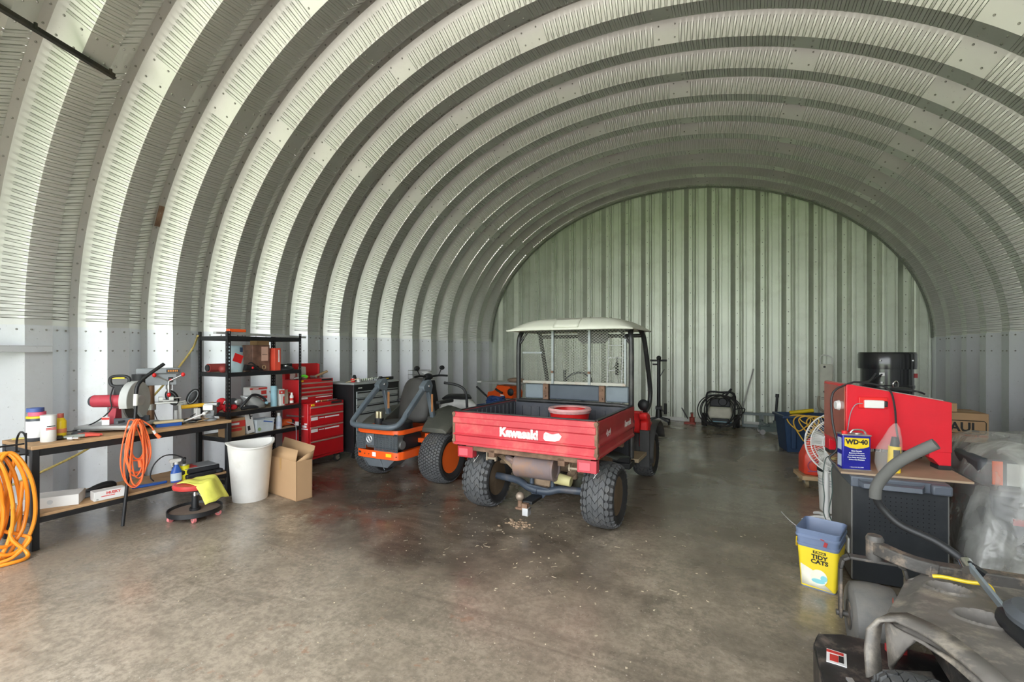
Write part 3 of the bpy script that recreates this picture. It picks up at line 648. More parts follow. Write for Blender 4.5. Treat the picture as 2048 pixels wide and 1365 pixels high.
# ---- rolling mechanic's stool, yellow cloth
t = thing('rolling_stool', 'low red seated rolling stool with tray base before the workbench', 'stool', (-4.44,2.44,0), 20)
b = B(mat('stool_red',(.56,.05,.045),.45,coat=.2)); b.lathe([(.0,.262),(.14,.262),(.168,.275),(.172,.295),(.16,.312),(.08,.318),(0,.318)], n=36); b.make('seat', t)
b = B(blackp); b.cyl((0,0,.25),(0,0,.263),.12); b.make('seat_plate', t)
b = B(black); b.cyl((0,0,.075),(0,0,.19),.030,.027,n=20); b.cyl((0,0,.06),(0,0,.085),.045); b.make('post', t)
b = B(chrome); b.cyl((0,0,.19),(0,0,.255),.018); b.make('lift_rod', t)
b = B(greyp); b.bar((.03,-.02,.24),(.13,-.07,.215),.02,.006); b.make('lever', t)
b = B(mat('tray_brown',(.20,.15,.12),.6,dirt=(.3,.25,.2),damt=.4)); b.lathe([(0,.055),(.198,.055),(.2,.062),(0,.062)], n=40); b.make('tray', t)
b = B(black); b.lathe([(.197,.045),(.212,.045),(.212,.085),(.205,.085),(.197,.06)], n=40); b.f = b.f[:-2]; b.fm = b.fm[:-2]; b.make('tray_rim', t)
cpk = mat('pink_caster',(.72,.22,.22),.35)
for a in (20,92,164,236,308):
    x, y = .185*math.cos(R(a)), .185*math.sin(R(a)); d = Vector((-math.sin(R(a+30)),math.cos(R(a+30)),0))
    b = B(cpk); p = Vector((x,y,.026))*1.; b.cyl(p-d*.011, p+d*.011, .026, n=18); b.m(steel); b.cyl((x,y,.026),(x,y,.05),.007,n=8); b.cyl(p-d*.013, p+d*.013, .008, n=10); b.make('caster', t)
def cloth(u, v):
    x = -.07+.34*u; y = -.12+.26*v
    r = math.hypot(x-.0, y); z = .322
    if r > .155: z -= (r-.155)*1.15
    return (x+.02*math.sin(5*v), y+.025*math.sin(4*u), z+.010*math.sin(9*u+5*v)*.8+.010*abs(math.sin(6*v-2*u)))
b = B(ycloth); b.grid(cloth, 22, 18); b.xf(Matrix.Rotation(R(12),4,'Z'))
tag(b.make('yellow_cloth', solid=.006, loc=(-4.44,2.44,0)), 'bright yellow cleaning cloth draped over the red stool seat', 'cloth')

# ---- shelving unit
SHX, SHY, SHR = -4.905, 3.02, 92
shf = thing('shelving_unit', 'black slotted steel shelving unit with five shelves beside the workbench', 'shelving', (SHX,SHY,0), SHR)
SW, SD, SH = .94, .50, 1.715
def slot_post(cx, cy, sx, sy):
    """angle-section post punched with a row of keyhole slots in both flanges"""
    b = B(black); w = .036; th = .003; pit = .038; hw = .010
    for ax in (0,1):
        s = sx if ax == 0 else sy
        def P(u, z, d):
            return (cx+s*u, cy+sy*d, z) if ax == 0 else (cx+sx*d, cy+s*u, z)
        k = int(SH/pit)
        for i in range(k):
            z0 = i*pit; z1 = z0+pit; a = z0+.011; c = z1-.009
            for (ua,ub,za,zb) in ((0,w/2-hw/2,z0,z1),(w/2+hw/2,w,z0,z1),(w/2-hw/2,w/2+hw/2,z0,a),(w/2-hw/2,w/2+hw/2,c,z1)):
                vs = [P(ua,za,0),P(ub,za,0),P(ub,zb,0),P(ua,zb,0),P(ua,za,th),P(ub,za,th),P(ub,zb,th),P(ua,zb,th)]
                b.add(vs, [(0,3,2,1),(4,5,6,7),(0,1,5,4),(1,2,6,5),(2,3,7,6),(3,0,4,7)])
    return b
for (cx,cy,sx,sy) in ((0,0,1,1),(SW,0,-1,1),(0,SD,1,-1),(SW,SD,-1,-1)): slot_post(cx,cy,sx,sy).make('post', shf)
SHZ = (.11,.56,.835,1.262,1.655)
deck = mat('shelf_board',(.42,.33,.22),.8,dirt=(.25,.18,.12),damt=.4)
for z in SHZ:
    b = B(black)
    for y in (.004,SD-.018): b.bx(.004,y,z-.042,SW-.004,y+.014,z+.004)
    for x in (.004,SW-.018): b.bx(x,.018,z-.042,x+.014,SD-.018,z+.004)
    sh = b.make('shelf', shf, bev=.002)
    b = B(deck); b.bx(.018,.018,z-.012,SW-.018,SD-.018,z-.001); b.make('board', sh)
SM = Matrix.Translation((SHX,SHY,0)) @ Matrix.Rotation(R(SHR),4,'Z')
def S(x, y, z): return tuple(SM @ Vector((x,y,z)))
b = B(alu); b.bar(S(-.10,.06,1.69),S(1.08,.10,1.672),.045,.024); tag(b.make('aluminium_straightedge', bev=.002), 'long aluminium straightedge lying across the top of the shelving unit', 'straightedge')
b = B(orange); b.bx(-.095,-.03,0,.095,.03,.034); tag(b.make('orange_level', bev=.006, loc=S(.13,.05,1.703), rz=SHR-1), 'short orange level on top of the straightedge at the shelf corner', 'level')
# shelf 2 (upper)
Z2 = 1.262
t = thing('power_tool', 'dark red power tool lying at the left end of the upper shelf', 'tool', S(.0,.17,Z2), SHR)
dr = mat('dull_red',(.28,.045,.04),.5)
b = B(dr); b.cyl((-.10,0,.055),(.10,0,.055),.045,n=18); b.ball((.02,-.06,.04),.04,n=14,k=10); b.make('housing', t)
b = B(blackp); b.cyl((.10,0,.055),(.15,0,.055),.03,.02); b.make('nose', t); b = B(blackp); b.cyl((-.112,0,.055),(-.10,0,.055),.035); b.make('end_cap', t)
t = thing('blister_pack', 'pale blue bag with red printing standing on the upper shelf behind the corner post', 'bag', S(.17,.12,Z2), SHR)
b = B(mat('pale_blue_bag',(.45,.60,.66),.35)); b.loft([[(s*.085*math.cos(a), s2*.05*math.sin(a), z) for a in np.linspace(0,2*math.pi,14,endpoint=False)] for s,s2,z in ((.9,1.,0),(1.05,1.2,.07),(1.,1.,.18),(.95,.5,.27),(.9,.12,.295))]); b.make('bag', t)
b = B(redb); b.ob((-.01,-.055,.155),(.10,.006,.09),ry=20); b.make('red_print', t); b = B(navy); b.ob((.04,-.04,.25),(.03,.004,.05)); b.make('blue_print', t)
t = thing('cordless_drill', 'black and red corded tool with cable heaped on the upper shelf', 'tool', S(.37,.12,Z2), SHR)
b = B(blackp); b.cyl((-.09,0,.05),(.06,0,.03),.035,n=14); b.tube([(-.05,.0,.09),(-.02,-.02,.10),(.05,-.03,.04),(.12,-.02,.012),(.05,-.06,.01),(-.06,-.05,.01)], .008, n=6); b.make('body', t)
b = B(redb); b.ball((-.02,-.035,.045),.014,n=10,k=8); b.make('button', t)
bbox = mat('brown_pack',(.17,.09,.065),.5,var=.35,scale=14)
t = thing('drill_kit_box', 'brown printed tool kit box standing upright on the upper shelf', 'box', S(.50,.22,Z2), SHR)
b = B(bbox); b.bx(-.12,-.09,0,.10,.09,.305); b.make('carton', t, bev=.003)
b = B(mat('pale_panel',(.66,.42,.33),.6)); b.bx(-.01,-.0925,.12,.075,-.0895,.285); b.make('picture', t)
b = B(print_dark); b.bx(.0,-.094,.19,.065,-.092,.195); b.make('print_line', t)
b = B(mat('gold_ring',(.6,.5,.3),.3,.6)); b.tube([(.02+.022*math.cos(a),-.096,.045+.022*math.sin(a)) for a in np.linspace(0,2*math.pi,14,endpoint=False)], .004, n=6, closed=True, sm=1); b.make('ring_print', t)
b = B(card); b.bx(-.06,-.06,0,.10,.06,.05); tag(b.make('cardboard_sheet', loc=S(.53,.24,Z2+.3055), rz=SHR), 'flat cardboard piece lying on top of the brown kit box', 'cardboard')
t = carton('red_box', S(.67,.14,Z2), SHR, (.08,.12,.27), mat('vermilion',(.78,.09,.05),.5), 'narrow bright red box standing right of the brown kit box')
b = B(print_white); b.bx(.005,-.0615,.10,.022,-.0595,.25); b.make('white_print', t)
b = B(blackp); b.cyl((0,0,0),(0,0,.15),.022,n=16); b.cyl((0,0,.15),(0,0,.155),.025,n=16); tag(b.make('black_tube', loc=S(.755,.20,Z2)), 'small black cylinder standing beside the narrow red box', 'tube')
t = thing('sander', 'flat black disc sander with steel cap lying at the middle of the upper shelf', 'tool', S(.80,.10,Z2), SHR)
b = B(blackp); b.lathe([(.085,0),(.09,.02),(.06,.045),(0,.05)], n=26); b.make('disc', t); b = B(steel); b.cyl((0,0,.048),(0,0,.06),.025); b.make('cap', t)
t = thing('black_grinder', 'black angle tool lying at the right end of the upper shelf', 'tool', S(.90,.27,Z2), SHR)
b = B(blackp); b.cyl((-.11,0,.04),(.09,0,.04),.032,n=14); b.cyl((.09,0,.02),(.09,0,.075),.03,n=14); b.make('body', t); b = B(steel); b.cyl((.09,0,.012),(.09,0,.02),.045,n=18); b.make('disc', t)
# shelf 3 (middle)
Z3 = .835
t = thing('red_gloves', 'crumpled red gloves with white print at the left end of the middle shelf', 'gloves', S(.02,.14,Z3), SHR)
rg = mat('glove_scarlet',(.66,.02,.03),.8,bump=.2)
b = B(rg)
for (x,y,z,r) in ((-.07,-.02,.03,.035),(-.03,0,.06,.05),(.03,-.02,.07,.05),(-.01,-.03,.12,.045),(.07,0,.05,.045),(.12,-.03,.045,.035),(-.09,-.01,.10,.022),(.03,-.05,.03,.035)): b.ball((x,y,z),r,(1.15,.9,.85),n=14,k=9)
b.make('fabric', t); b = B(print_white); b.ob((-.005,-.076,.11),(.03,.004,.03),ry=25); b.m(print_dark); b.ob((-.015,-.077,.10),(.008,.004,.04),ry=25); b.make('print', t)
t = thing('welding_mask', 'grey and black face shield with visor lying on the middle shelf', 'mask', S(.36,.15,Z3), SHR)
b = B(mat('smoke_visor',(.35,.36,.36),.2,.3)); b.loft([[(x+.10*s*math.cos(a), .10*s*math.sin(a), z) for a in np.linspace(R(180),R(360),14)] for x,s,z in ((.06,1.1,.01),(.05,1.15,.06),(.0,1.,.12),(-.05,.7,.16))], cap=False, closed=False); b.make('visor', t, solid=.004)
b = B(white); b.ball((.06,.0,.075),.075,(1.,.8,.9),n=18,k=12); b.make('shell', t)
b = B(blackp); b.tube([(-.16,-.06,.03),(-.10,-.08,.10),(-.02,-.07,.16),(.06,-.07,.15),(.13,-.08,.10),(.16,-.08,.03)], .014, n=8); b.tube([(-.15,-.07,.02),(-.05,-.09,.03),(.05,-.09,.02)], .02, n=8); b.make('headband', t)
b = B(lblue); b.cyl((.13,-.10,.06),(.13,-.115,.06),.016); b.make('knob', t)
t = thing('respirator', 'grey and black respirator lying against the corner post on the middle shelf', 'respirator', S(.19,.20,Z3), SHR)
b = B(dgrey); b.ball((0,0,.07),.07,(1.2,.8,.95),n=16,k=10); b.m(alu); b.ball((.03,-.05,.09),.035,(1.2,.6,1),n=12,k=8); b.make('facepiece', t)
def redwhite(loc, d, lab, rz=SHR, name='tool_carton', tilt=0):
    t = carton(name, loc, rz, d, wbox, lab)
    b = B(print_red); b.bx(-d[0]/2-.0006,-d[1]/2-.0012,d[2]*.70,d[0]/2+.0006,-d[1]/2+.02,d[2]*.93); b.bx(d[0]*.12,-d[1]/2-.0012,d[2]*.1,d[0]*.45,-d[1]/2+.02,d[2]*.55); b.make('red_print', t)
    b = B(print_white); b.bx(-d[0]*.4,-d[1]/2-.002,d[2]*.76,-d[0]*.05,-d[1]/2-.001,d[2]*.86); b.make('white_print', t)
    return t
redwhite(S(.56,.33,Z3), (.21,.14,.13), 'white and red tool carton, lower of two behind the blue roll')
redwhite(S(.56,.33,Z3+.1305), (.21,.14,.10), 'white and red tool carton stacked uppermost behind the blue roll')
b = B(lblue); b.cyl((0,0,0),(0,0,.245),.036,n=24); tag(b.make('paper_roll', loc=S(.64,.11,Z3)), 'pale blue roll standing upright on the middle shelf', 'roll')
t = redwhite(S(.73,.12,Z3), (.06,.09,.20), 'narrow white and red box standing right of the blue roll')
b = B(mat('foil_bag',(.50,.46,.36),.3,.2,bump=.4)); b.loft([[(.045*s*math.cos(a)*1.2, .035*s2*math.sin(a), z) for a in np.linspace(0,2*math.pi,12,endpoint=False)] for s,s2,z in ((.8,1,0),(1,1.2,.05),(.95,1,.12),(.9,.4,.17),(1.,.1,.185))])
tag(b.make('parts_bag', loc=S(.80,.13,Z3), rz=SHR), 'tan plastic bag of parts standing between white box and small bottle', 'bag')
t = can(S(.865,.08,Z3), .022,.125, white, .02, 'small white and red bottle standing at the right end of the middle shelf', 'bottle', 'small_bottle', band=(print_red,.05,.08), capm=white, shoulder=.02)
t = thing('open_box', 'small open cardboard box with dark contents at the right end of the middle shelf', 'box', S(.845,.27,Z3), SHR)
b = B(card); b.bx(-.07,-.05,0,.07,-.046,.10); b.bx(-.07,.046,0,.07,.05,.10); b.bx(-.07,-.05,0,-.066,.05,.10); b.bx(.066,-.05,0,.07,.05,.10); b.bx(-.07,-.05,0,.07,.05,.004); b.make('carton', t)
b = B(card); b.ob((0,.075,.13),(.14,.004,.075),rx=-35); b.ob((.10,0,.12),(.004,.1,.07),ry=45); b.make('flap', t)
b = B(dgrey); b.ball((0,0,.08),.04,(1.2,.9,.6),n=12,k=8); b.make('contents', t)
b = B(mat('dark_red_strip',(.25,.02,.02),.5)); b.bar(S(.74,.045,Z3+.01),S(.93,.05,Z3+.01),.022,.018); tag(b.make('clamp_bar', bev=.003), 'dark red bar lying along the front edge of the middle shelf', 'bar')
# shelf 4 (lower)
Z4 = .56
t = thing('grinder_box', 'brown cardboard box with red label at the left of the lower shelf', 'box', S(.14,.14,Z4), SHR)
b = B(card); b.bx(-.10,-.08,0,.10,.08,.20); b.make('carton', t, bev=.003); b = B(print_red); b.bx(-.101,-.0815,.10,.101,.0,.17); b.bx(-.06,-.0815,.06,.06,-.079,.09); b.make('red_label', t)
b = B(print_white); b.bx(-.075,-.0828,.128,.03,-.081,.150); b.make('white_print', t)
b = B(card); b.ob((0,.075,.23),(.19,.004,.08),rx=-20); b.make('flap', t)
t = thing('drill_stand_box', 'tall white box with black printing leaning on the lower shelf', 'box', S(.295,.10,Z4), SHR)
b = B(wbox); b.ob((0,0,.14),(.085,.08,.26),ry=-10); b.make('carton', t, bev=.003)
b = B(print_dark); b.ob((.002,-.0412,.20),(.012,.002,.06),ry=-10); b.ob((.016,-.0412,.20),(.03,.002,.012),ry=-10); b.ob((-.01,-.0412,.07),(.03,.002,.05),ry=-10); b.make('black_print', t)
b = B(print_red); b.ob((-.022,-.0414,.262),(.075,.002,.012),ry=-10); b.make('red_print', t)
t = thing('plastic_bin', 'pale translucent plastic bin with blue stripe on the lower shelf', 'bin', S(.48,.12,Z4), SHR)
pb = mat('frosted_plastic',(.62,.68,.72),.45)
b = B(pb); b.loft([[(sx*w,sy*d,z) for sx,sy in ((-1,-1),(1,-1),(1,1),(-1,1))] for w,d,z in ((.105,.07,0),(.115,.08,.14),(.12,.085,.14),(.12,.085,.15),(.105,.07,.148),(.10,.065,.01))]); b.make('tub', t, bev=.003)
b = B(blue); b.ob((.03,-.079,.115),(.12,.004,.012),ry=12); b.make('stripe', t); b = B(mat('leaf_print',(.30,.42,.18),.6)); b.cyl((-.08,-.078,.04),(-.08,-.080,.04),.02); b.make('round_print', t)
t = can(S(.70,.10,Z4), .034,.16, mat('milk_plastic',(.60,.64,.72),.45), .03, 'translucent white bottle with blue label on the lower shelf', 'bottle', 'alcohol_bottle', capm=white, shoulder=.04, band=(mat('pale_label2',(.50,.55,.68),.5),.03,.09))
t = thing('heat_gun', 'orange power tool with hanging cord at the right end of the lower shelf', 'tool', S(.855,.17,Z4), SHR+5)
ot = mat('tool_orange',(.80,.14,.03),.45)
b = B(ot); b.cyl((-.10,0,.05),(.06,0,.05),.046,.04,n=18); b.make('housing', t); b = B(blackp); b.cyl((.06,0,.05),(.12,0,.05),.034,.02,n=16); b.make('nozzle', t)
b = B(greyp); b.tube([(-.03,-.045,.06),(-.02,-.10,.05),(-.02,-.175,.02),(-.02,-.185,-.10),(-.02,-.186,-.16)], .0045, n=6); b.cyl((-.02,-.186,-.16),(-.02,-.186,-.20),.010,.012,n=10); b.make('power_cord', t)

# ---- waste bin and cardboard box on the floor
t = thing('waste_bin', 'white half round plastic waste bin standing before the shelving unit', 'bin', (-4.46,2.98,0), 70)
def dring(w, d, z, n=26, z2=None):
    """half-round outline: flat at the back (y=+), bulging to the front; rim height may vary"""
    pts = []
    for i in range(n):
        a = math.pi + math.pi*i/(n-1)
        pts.append((w*math.cos(a), d*math.sin(a)+.02, z if z2 is None else z + (z2-z)*(1+math.sin(a))))
    for i in range(1, 6): pts.append((w-2*w*i/6, .02+.03*math.sin(math.pi*i/6), z if z2 is None else z2))
    return pts
bw = mat('bin_white',(.74,.73,.70),.5,var=.05,scale=3,dirt=(.5,.46,.4),dscale=5,damt=.35)
b = B(bw); b.loft([dring(.155,.15,0),dring(.16,.155,.01),dring(.205,.20,.53,z2=.58),dring(.222,.215,.535,z2=.585),dring(.222,.215,.55,z2=.60),dring(.20,.195,.55,z2=.60),dring(.15,.145,.012)]); b.make('bin_body', t, ang=50)
t = thing('cardboard_box', 'large open cardboard box standing on the floor right of the waste bin', 'box', (-4.27,3.26,0), -8.5)
b = B(card); w, d, h = .31, .085, .395
b.bx(-w,-d,0,w,-d+.005,h); b.bx(-w,d-.005,0,w,d,h); b.bx(-w,-d,0,-w+.005,d,h); b.bx(w-.005,-d,0,w,d,h); b.bx(-w,-d,0,w,d,.005); b.make('carton', t)
b = B(card); b.add([(-w,-d,h),(w-.01,-d,h),(w-.02,-d+.03,h+.11),(-w+.25,-d+.03,h+.11)],[(0,1,2,3)]); b.make('front_flap', t, solid=.005)
b = B(card); b.add([(-w,d,h),(w,d,h),(w-.03,d+.05,h+.12),(-w,d+.05,h+.15)],[(0,1,2,3)]); b.make('back_flap', t, solid=.005)
b = B(card); b.add([(w,-d,h),(w,d,h),(w+.02,d+.01,h+.09),(w-.01,d*.2,h+.05)],[(0,1,2,3)]); b.make('side_flap', t, solid=.005)
b = B(mat('packing_tape',(.42,.25,.10),.35)); b.bx(-.005,-d-.0015,h-.12,.03,-d-.0005,h-.0); b.make('tape', t)

# ---- red tool chests
def drawers(parent, xs, rows, y0, m, pull, x0, x1):
    for (za, zb) in rows:
        b = B(m); b.bx(x0,y0-.016,za,x1,y0,zb); o = b.make('drawer', parent, bev=.004)
        b = B(pull); b.bx(x0+.008,y0-.026,zb-.026,x1-.008,y0-.014,zb-.008); b.make('drawer_pull', o, bev=.003)
pull = mat('drawer_pull_tan',(.47,.36,.30),.4,.4)
cab = thing('rolling_tool_cabinet', 'red rolling tool cabinet with four drawers standing under the red top chest', 'tool cabinet', (-4.90,4.315,0), 92)
b = B(red); b.bx(-.30,0,.115,.30,.46,.83); b.make('body', cab, bev=.008)
drawers(cab, 0, ((.695,.795),(.545,.690),(.365,.540),(.155,.360)), 0, red, pull, -.275,.275)
b = B(red); b.bx(-.28,-.006,.125,.28,.0,.15); b.make('kick_panel', cab)
for o_ in [o for o in cab.children if o.name.startswith('drawer')][1:3]:
    z = max(v.co.z for v in o_.data.vertices)
    b = B(print_white); b.bx(-.265,-.0175,z-.075,-.16,-.0165,z-.035); b.make('label_plate', o_)
    b = B(print_white); b.bx(-.145,-.0175,z-.058,-.06,-.0165,z-.048); b.bx(-.045,-.0175,z-.062,.20,-.0165,z-.045); b.make('white_print', o_)
b = B(print_white); b.bx(-.302,.13,.50,-.3005,.22,.60); b.bx(-.302,.02,.53,-.3005,.10,.56); b.bx(-.302,.0,.505,-.3005,.11,.52); b.bx(-.302,.01,.57,-.3005,.06,.585); b.make('sticker', cab)
b = B(yellow); b.bx(-.25,-.018,.80,-.21,-.001,.82); b.make('yellow_sticker', cab)
b = B(print_dark); b.bx(.08,-.004,.798,.26,-.0005,.828); b.make('name_plate', cab)
b = B(chrome); b.bx(-.318,.08,.66,-.302,.36,.68); b.make('side_handle', cab)
for x in (-.24,.24):
    for y in (.06,.40):
        b = B(rubber); b.lathe([(.036,-.016),(.052,-.014),(.055,0),(.052,.014),(.036,.016)], (x,y,.055), (0,1,0), n=26); c = b.make('caster', cab)
        b = B(chrome); b.lathe([(0,-.02),(.038,-.017),(.038,.017),(0,.02)], (x,y,.055), (0,1,0), n=20); b.m(black); b.bx(x-.03,y-.025,.085,x+.03,y+.025,.115); b.make('hub', c)
top = thing('top_tool_chest', 'red top tool chest with open lid standing on the rolling tool cabinet', 'tool chest', (-5.02,4.26,.83), 92)
b = B(red); b.bx(-.28,0,0,.28,.30,.30); b.make('body', top, bev=.006)
drawers(top, 0, ((.212,.268),(.160,.208),(.108,.156),(.045,.104)), 0, red, pull, -.26,.26)
b = B(print_white); b.bx(-.255,-.018,.052,-.16,-.0165,.078); b.bx(-.03,-.018,.056,.24,-.0165,.066); b.make('white_print', top)
b = B(print_dark); b.bx(.08,-.003,.272,.25,-.0005,.296); b.make('name_plate', top); b = B(yellow); b.bx(-.25,-.004,.275,-.21,-.0005,.292); b.make('yellow_sticker', top)
b = B(red); b.bx(-.28,.285,.30,.28,.30,.50); b.bx(-.28,.25,.30,-.265,.285,.49); b.bx(.265,.25,.30,.28,.285,.49); b.make('lid', top, bev=.003)
TM = Matrix.Translation((-5.02,4.26,.83)) @ Matrix.Rotation(R(92),4,'Z')
def TP(x,y,z): return tuple(TM @ Vector((x,y,z)))
t = thing('pliers', 'lime green handled pliers lying in the open red top chest', 'pliers', TP(-.19,.10,.302), 60)
b = B(green); b.tube([(0,0,.02),(.05,.02,.04),(.10,.015,.02)], .013, n=8); b.tube([(0,0,.02),(.05,-.02,.05),(.10,-.02,.03)], .013, n=8); b.make('handles', t); b = B(steel); b.cyl((-.06,0,.014),(.0,0,.02),.012,.016); b.make('jaws', t)
t = can(TP(-.22,.18,.301), .035,.10, clear, .012, 'clear jar with grey lid standing in the open red top chest', 'jar', 'glass_jar', capm=greyp)
t = can(TP(-.13,.17,.301), .03,.09, clear, .012, 'smaller clear jar beside the lime pliers in the open chest', 'jar', 'glass_jar', capm=greyp)
b = B(mat('paper_bag',(.52,.47,.42),.6,bump=.3)); b.ob((0,0,.08),(.10,.03,.16),ry=4,rx=-8); tag(b.make('parts_packet', loc=TP(-.055,.20,.301), rz=92, bev=.006), 'grey plastic packet standing in the middle of the open red chest', 'packet')
for i, (m, l, y) in enumerate(((wood,'hammer with pale wooden handle lying in the open red chest',.10),(blackp,'hammer with black handle lying behind the wooden handled hammer',.16))):
    t = thing('hammer', l, 'hammer', TP(.10+.05*i,y,.31), 92, 'hammers in the red chest')
    b = B(m); b.cyl((-.06,0,.012),(.19,.02,.075),.013,.015,n=10); b.make('handle', t); b = B(steel); b.cyl((-.06,-.05,.012),(-.06,.05,.012),.014,n=12); b.make('head', t)
CM = Matrix.Translation((-4.90,4.315,0)) @ Matrix.Rotation(R(92),4,'Z')
for i, (x, m, l, q) in enumerate(((-.10,white,'white capped socket lying on the front ledge of the red cabinet',.03),(.0,mat('tan_grip',(.5,.25,.1),.5),'orange gripped screwdriver on the front ledge of the red cabinet',.05),(.13,steel,'steel wrench lying at the right of the red cabinet ledge',.07))):
    b = B(m); b.cyl((-q,.0,.012),(q,.02,.012),.011,n=10); b.m(steel); b.cyl((q,.02,.012),(q+.05,.035,.012),.006,n=8)
    tag(b.make('hand_tool', loc=tuple(CM @ Vector((x,.04,.832))), rz=92), l, 'hand tool', 'hand tools on the red cabinet')

# ---- black tool cabinet with grey drawers
bc = thing('black_tool_cabinet', 'black tool cabinet with light grey drawers standing behind the orange mower', 'tool cabinet', (-4.78,5.13,0), 90)
b = B(black); b.bx(-.46,0,.10,.46,.50,1.03); b.make('body', bc, bev=.006)
b = B(mat('bench_mat',(.34,.36,.36),.6)); b.bx(-.47,-.01,1.03,.47,.51,1.055); b.make('top_mat', bc, bev=.003)
gd = mat('drawer_grey',(.36,.39,.385),.4,.2)
drawers(bc, 0, ((.845,.935),(.745,.840),(.640,.740),(.50,.635),(.33,.495),(.13,.325)), 0, gd, blackp, -.42,.42)
b = B(print_white); b.bx(-.38,-.004,.975,-.31,-.0005,.988); b.make('badge', bc)
for x in (-.38,.38):
    for y in (.08,.42): b = B(rubber); b.cyl((x,y-.015,.05),(x,y+.015,.05),.05,n=20); b.m(steel); b.bx(x-.03,y-.03,.09,x+.03,y+.03,.10); b.make('caster', bc)
BM = Matrix.Translation((-4.78,5.13,1.0555)) @ Matrix.Rotation(R(90),4,'Z')
def BP(x,y,z=0): return tuple(BM @ Vector((x,y,z)))
for x, y, m, r, h, l in ((-.30,.18,redb,.03,.05,'small red cup on the grey topped cabinet'),(-.235,.14,white,.026,.045,'small white cup beside the red cup on the grey topped cabinet')):
    b = B(m); b.cyl((0,0,0),(0,0,h),r,n=16); b.m(steel); b.cyl((0,0,h),(0,0,h+.008),r*.6,n=12); tag(b.make('plastic_cup', loc=BP(x,y)), l, 'cup')
for i in range(9):
    b = B(chrome); b.cyl((0,0,0),(0,0,.035+.004*(i%3)),.012+.0012*i,n=12); tag(b.make('socket', loc=BP(-.10+.04*i,.20)), 'chrome socket standing in a row on the grey topped cabinet', 'socket', 'sockets on the grey topped cabinet')
b = B(greyp); b.bx(-.10,-.03,0,.10,.03,.03); tag(b.make('socket_tray', loc=BP(.16,.10), rz=90, bev=.004), 'grey socket tray lying before the row of chrome sockets', 'tray')
b = B(blackp); b.prism([(-.05,0),(.05,0),(.04,.05),(.02,.09)],'y',-.02,.02); tag(b.make('stapler', loc=BP(-.14,.33), rz=100), 'black wedge shaped tool at the back of the grey topped cabinet', 'tool')
b = B(mat('bamboo',(.6,.5,.3),.6)); b.tube([(-.10,0,.006),(0,.01,.03),(.08,0,.06)], .006, n=6); tag(b.make('stick', loc=BP(-.37,.10), rz=60), 'pale bent stick at the left corner of the grey topped cabinet', 'stick')
t = thing('yellow_level', 'black and yellow level lying at the right of the grey topped cabinet', 'level', BP(.36,.15), 90)
b = B(blackp); b.bx(-.13,-.02,0,.13,.02,.045); b.make('bar', t, bev=.003); b = B(yellow); b.bx(-.08,-.022,.012,.02,-.0195,.028); b.make('label_strip', t)
# ================================================================== VEHICLES
def tyre_mesh(Ro, W, rim, style, m=tyre):
    """tyre about the x axis with individual tread blocks"""
    b = B(mat('groove_shade_rubber',(.018,.018,.019),.8,dirt=(.12,.10,.08),dscale=8,damt=.3)); h = .013; w = W/2  # carcass darker than the dusty block tops, so groove shade is coloured in
    def rf(u): return Ro-h-.030*abs(u/w)**3.2
    prof = [(rim,-w*.78),(rim+.02,-w*.92),((Ro+rim)/2,-w*1.03),(rf(w)-.012,-w*1.0)] + [(rf(u*w),u*w) for u in np.linspace(-.97,.97,13)] + [(rf(w)-.012,w),((Ro+rim)/2,w*1.03),(rim+.02,w*.92),(rim,w*.78)]
    b.lathe(prof, (0,0,0), (1,0,0), n=56); b.f = b.f[:-2]; b.fm = b.fm[:-2]
    b.m(m)
    def block(pts):
        n = len(pts); vs = []
        for dz in (-.006, h):
            for (u,t) in pts:
                r = rf(u)+dz; a = t/Ro; vs.append((u, r*math.sin(a), r*math.cos(a)))
        b.add(vs, [tuple(range(n-1,-1,-1)), tuple(range(n,2*n))]+[(i,(i+1)%n,n+(i+1)%n,n+i) for i in range(n)])
    C = 2*math.pi*Ro
    if style == 'chevron':
        n = 26; p = C/n; g = .007; hh = p-g
        for k in range(n):
            t = k*p
            for (ua,ub,k1) in ((-.52,-.19,.5),(-.17,.17,-.5),(.19,.52,.5)):
                ua *= w; ub *= w; um = (ua+ub)/2; dk = k1*p
                block([(ua,t),(um,t+dk),(ub,t),(ub,t+hh),(um,t+dk+hh),(ua,t+hh)])
            for s in (-1,1):
                ua = s*.55*w; ub = s*.80*w
                block([(ua,t+.1*p),((ua+ub)/2,t-.15*p),(ub,t+.25*p),(ub,t+.6*p),((ua+ub)/2,t+.85*p),(ua,t+.65*p)][::s])
                ua = s*.84*w; ub = s*1.0*w
                block([(ua,t),(ub,t+.05*p),(ub,t+.55*p),(ua,t+.65*p)][::s])
    else:
        n = 52; p = C/n; nc = 9; cw = 2*w*.98/nc
        for k in range(n):
            for j in range(nc):
                ua = -w*.98+j*cw+.0025; ub = ua+cw-.005; t = (k+.5*(j%2))*p
                block([(ua,t),((ua+ub)/2,t+.28*p),(ub,t),(ub,t+.66*p),((ua+ub)/2,t+.94*p),(ua,t+.66*p)])
    return b
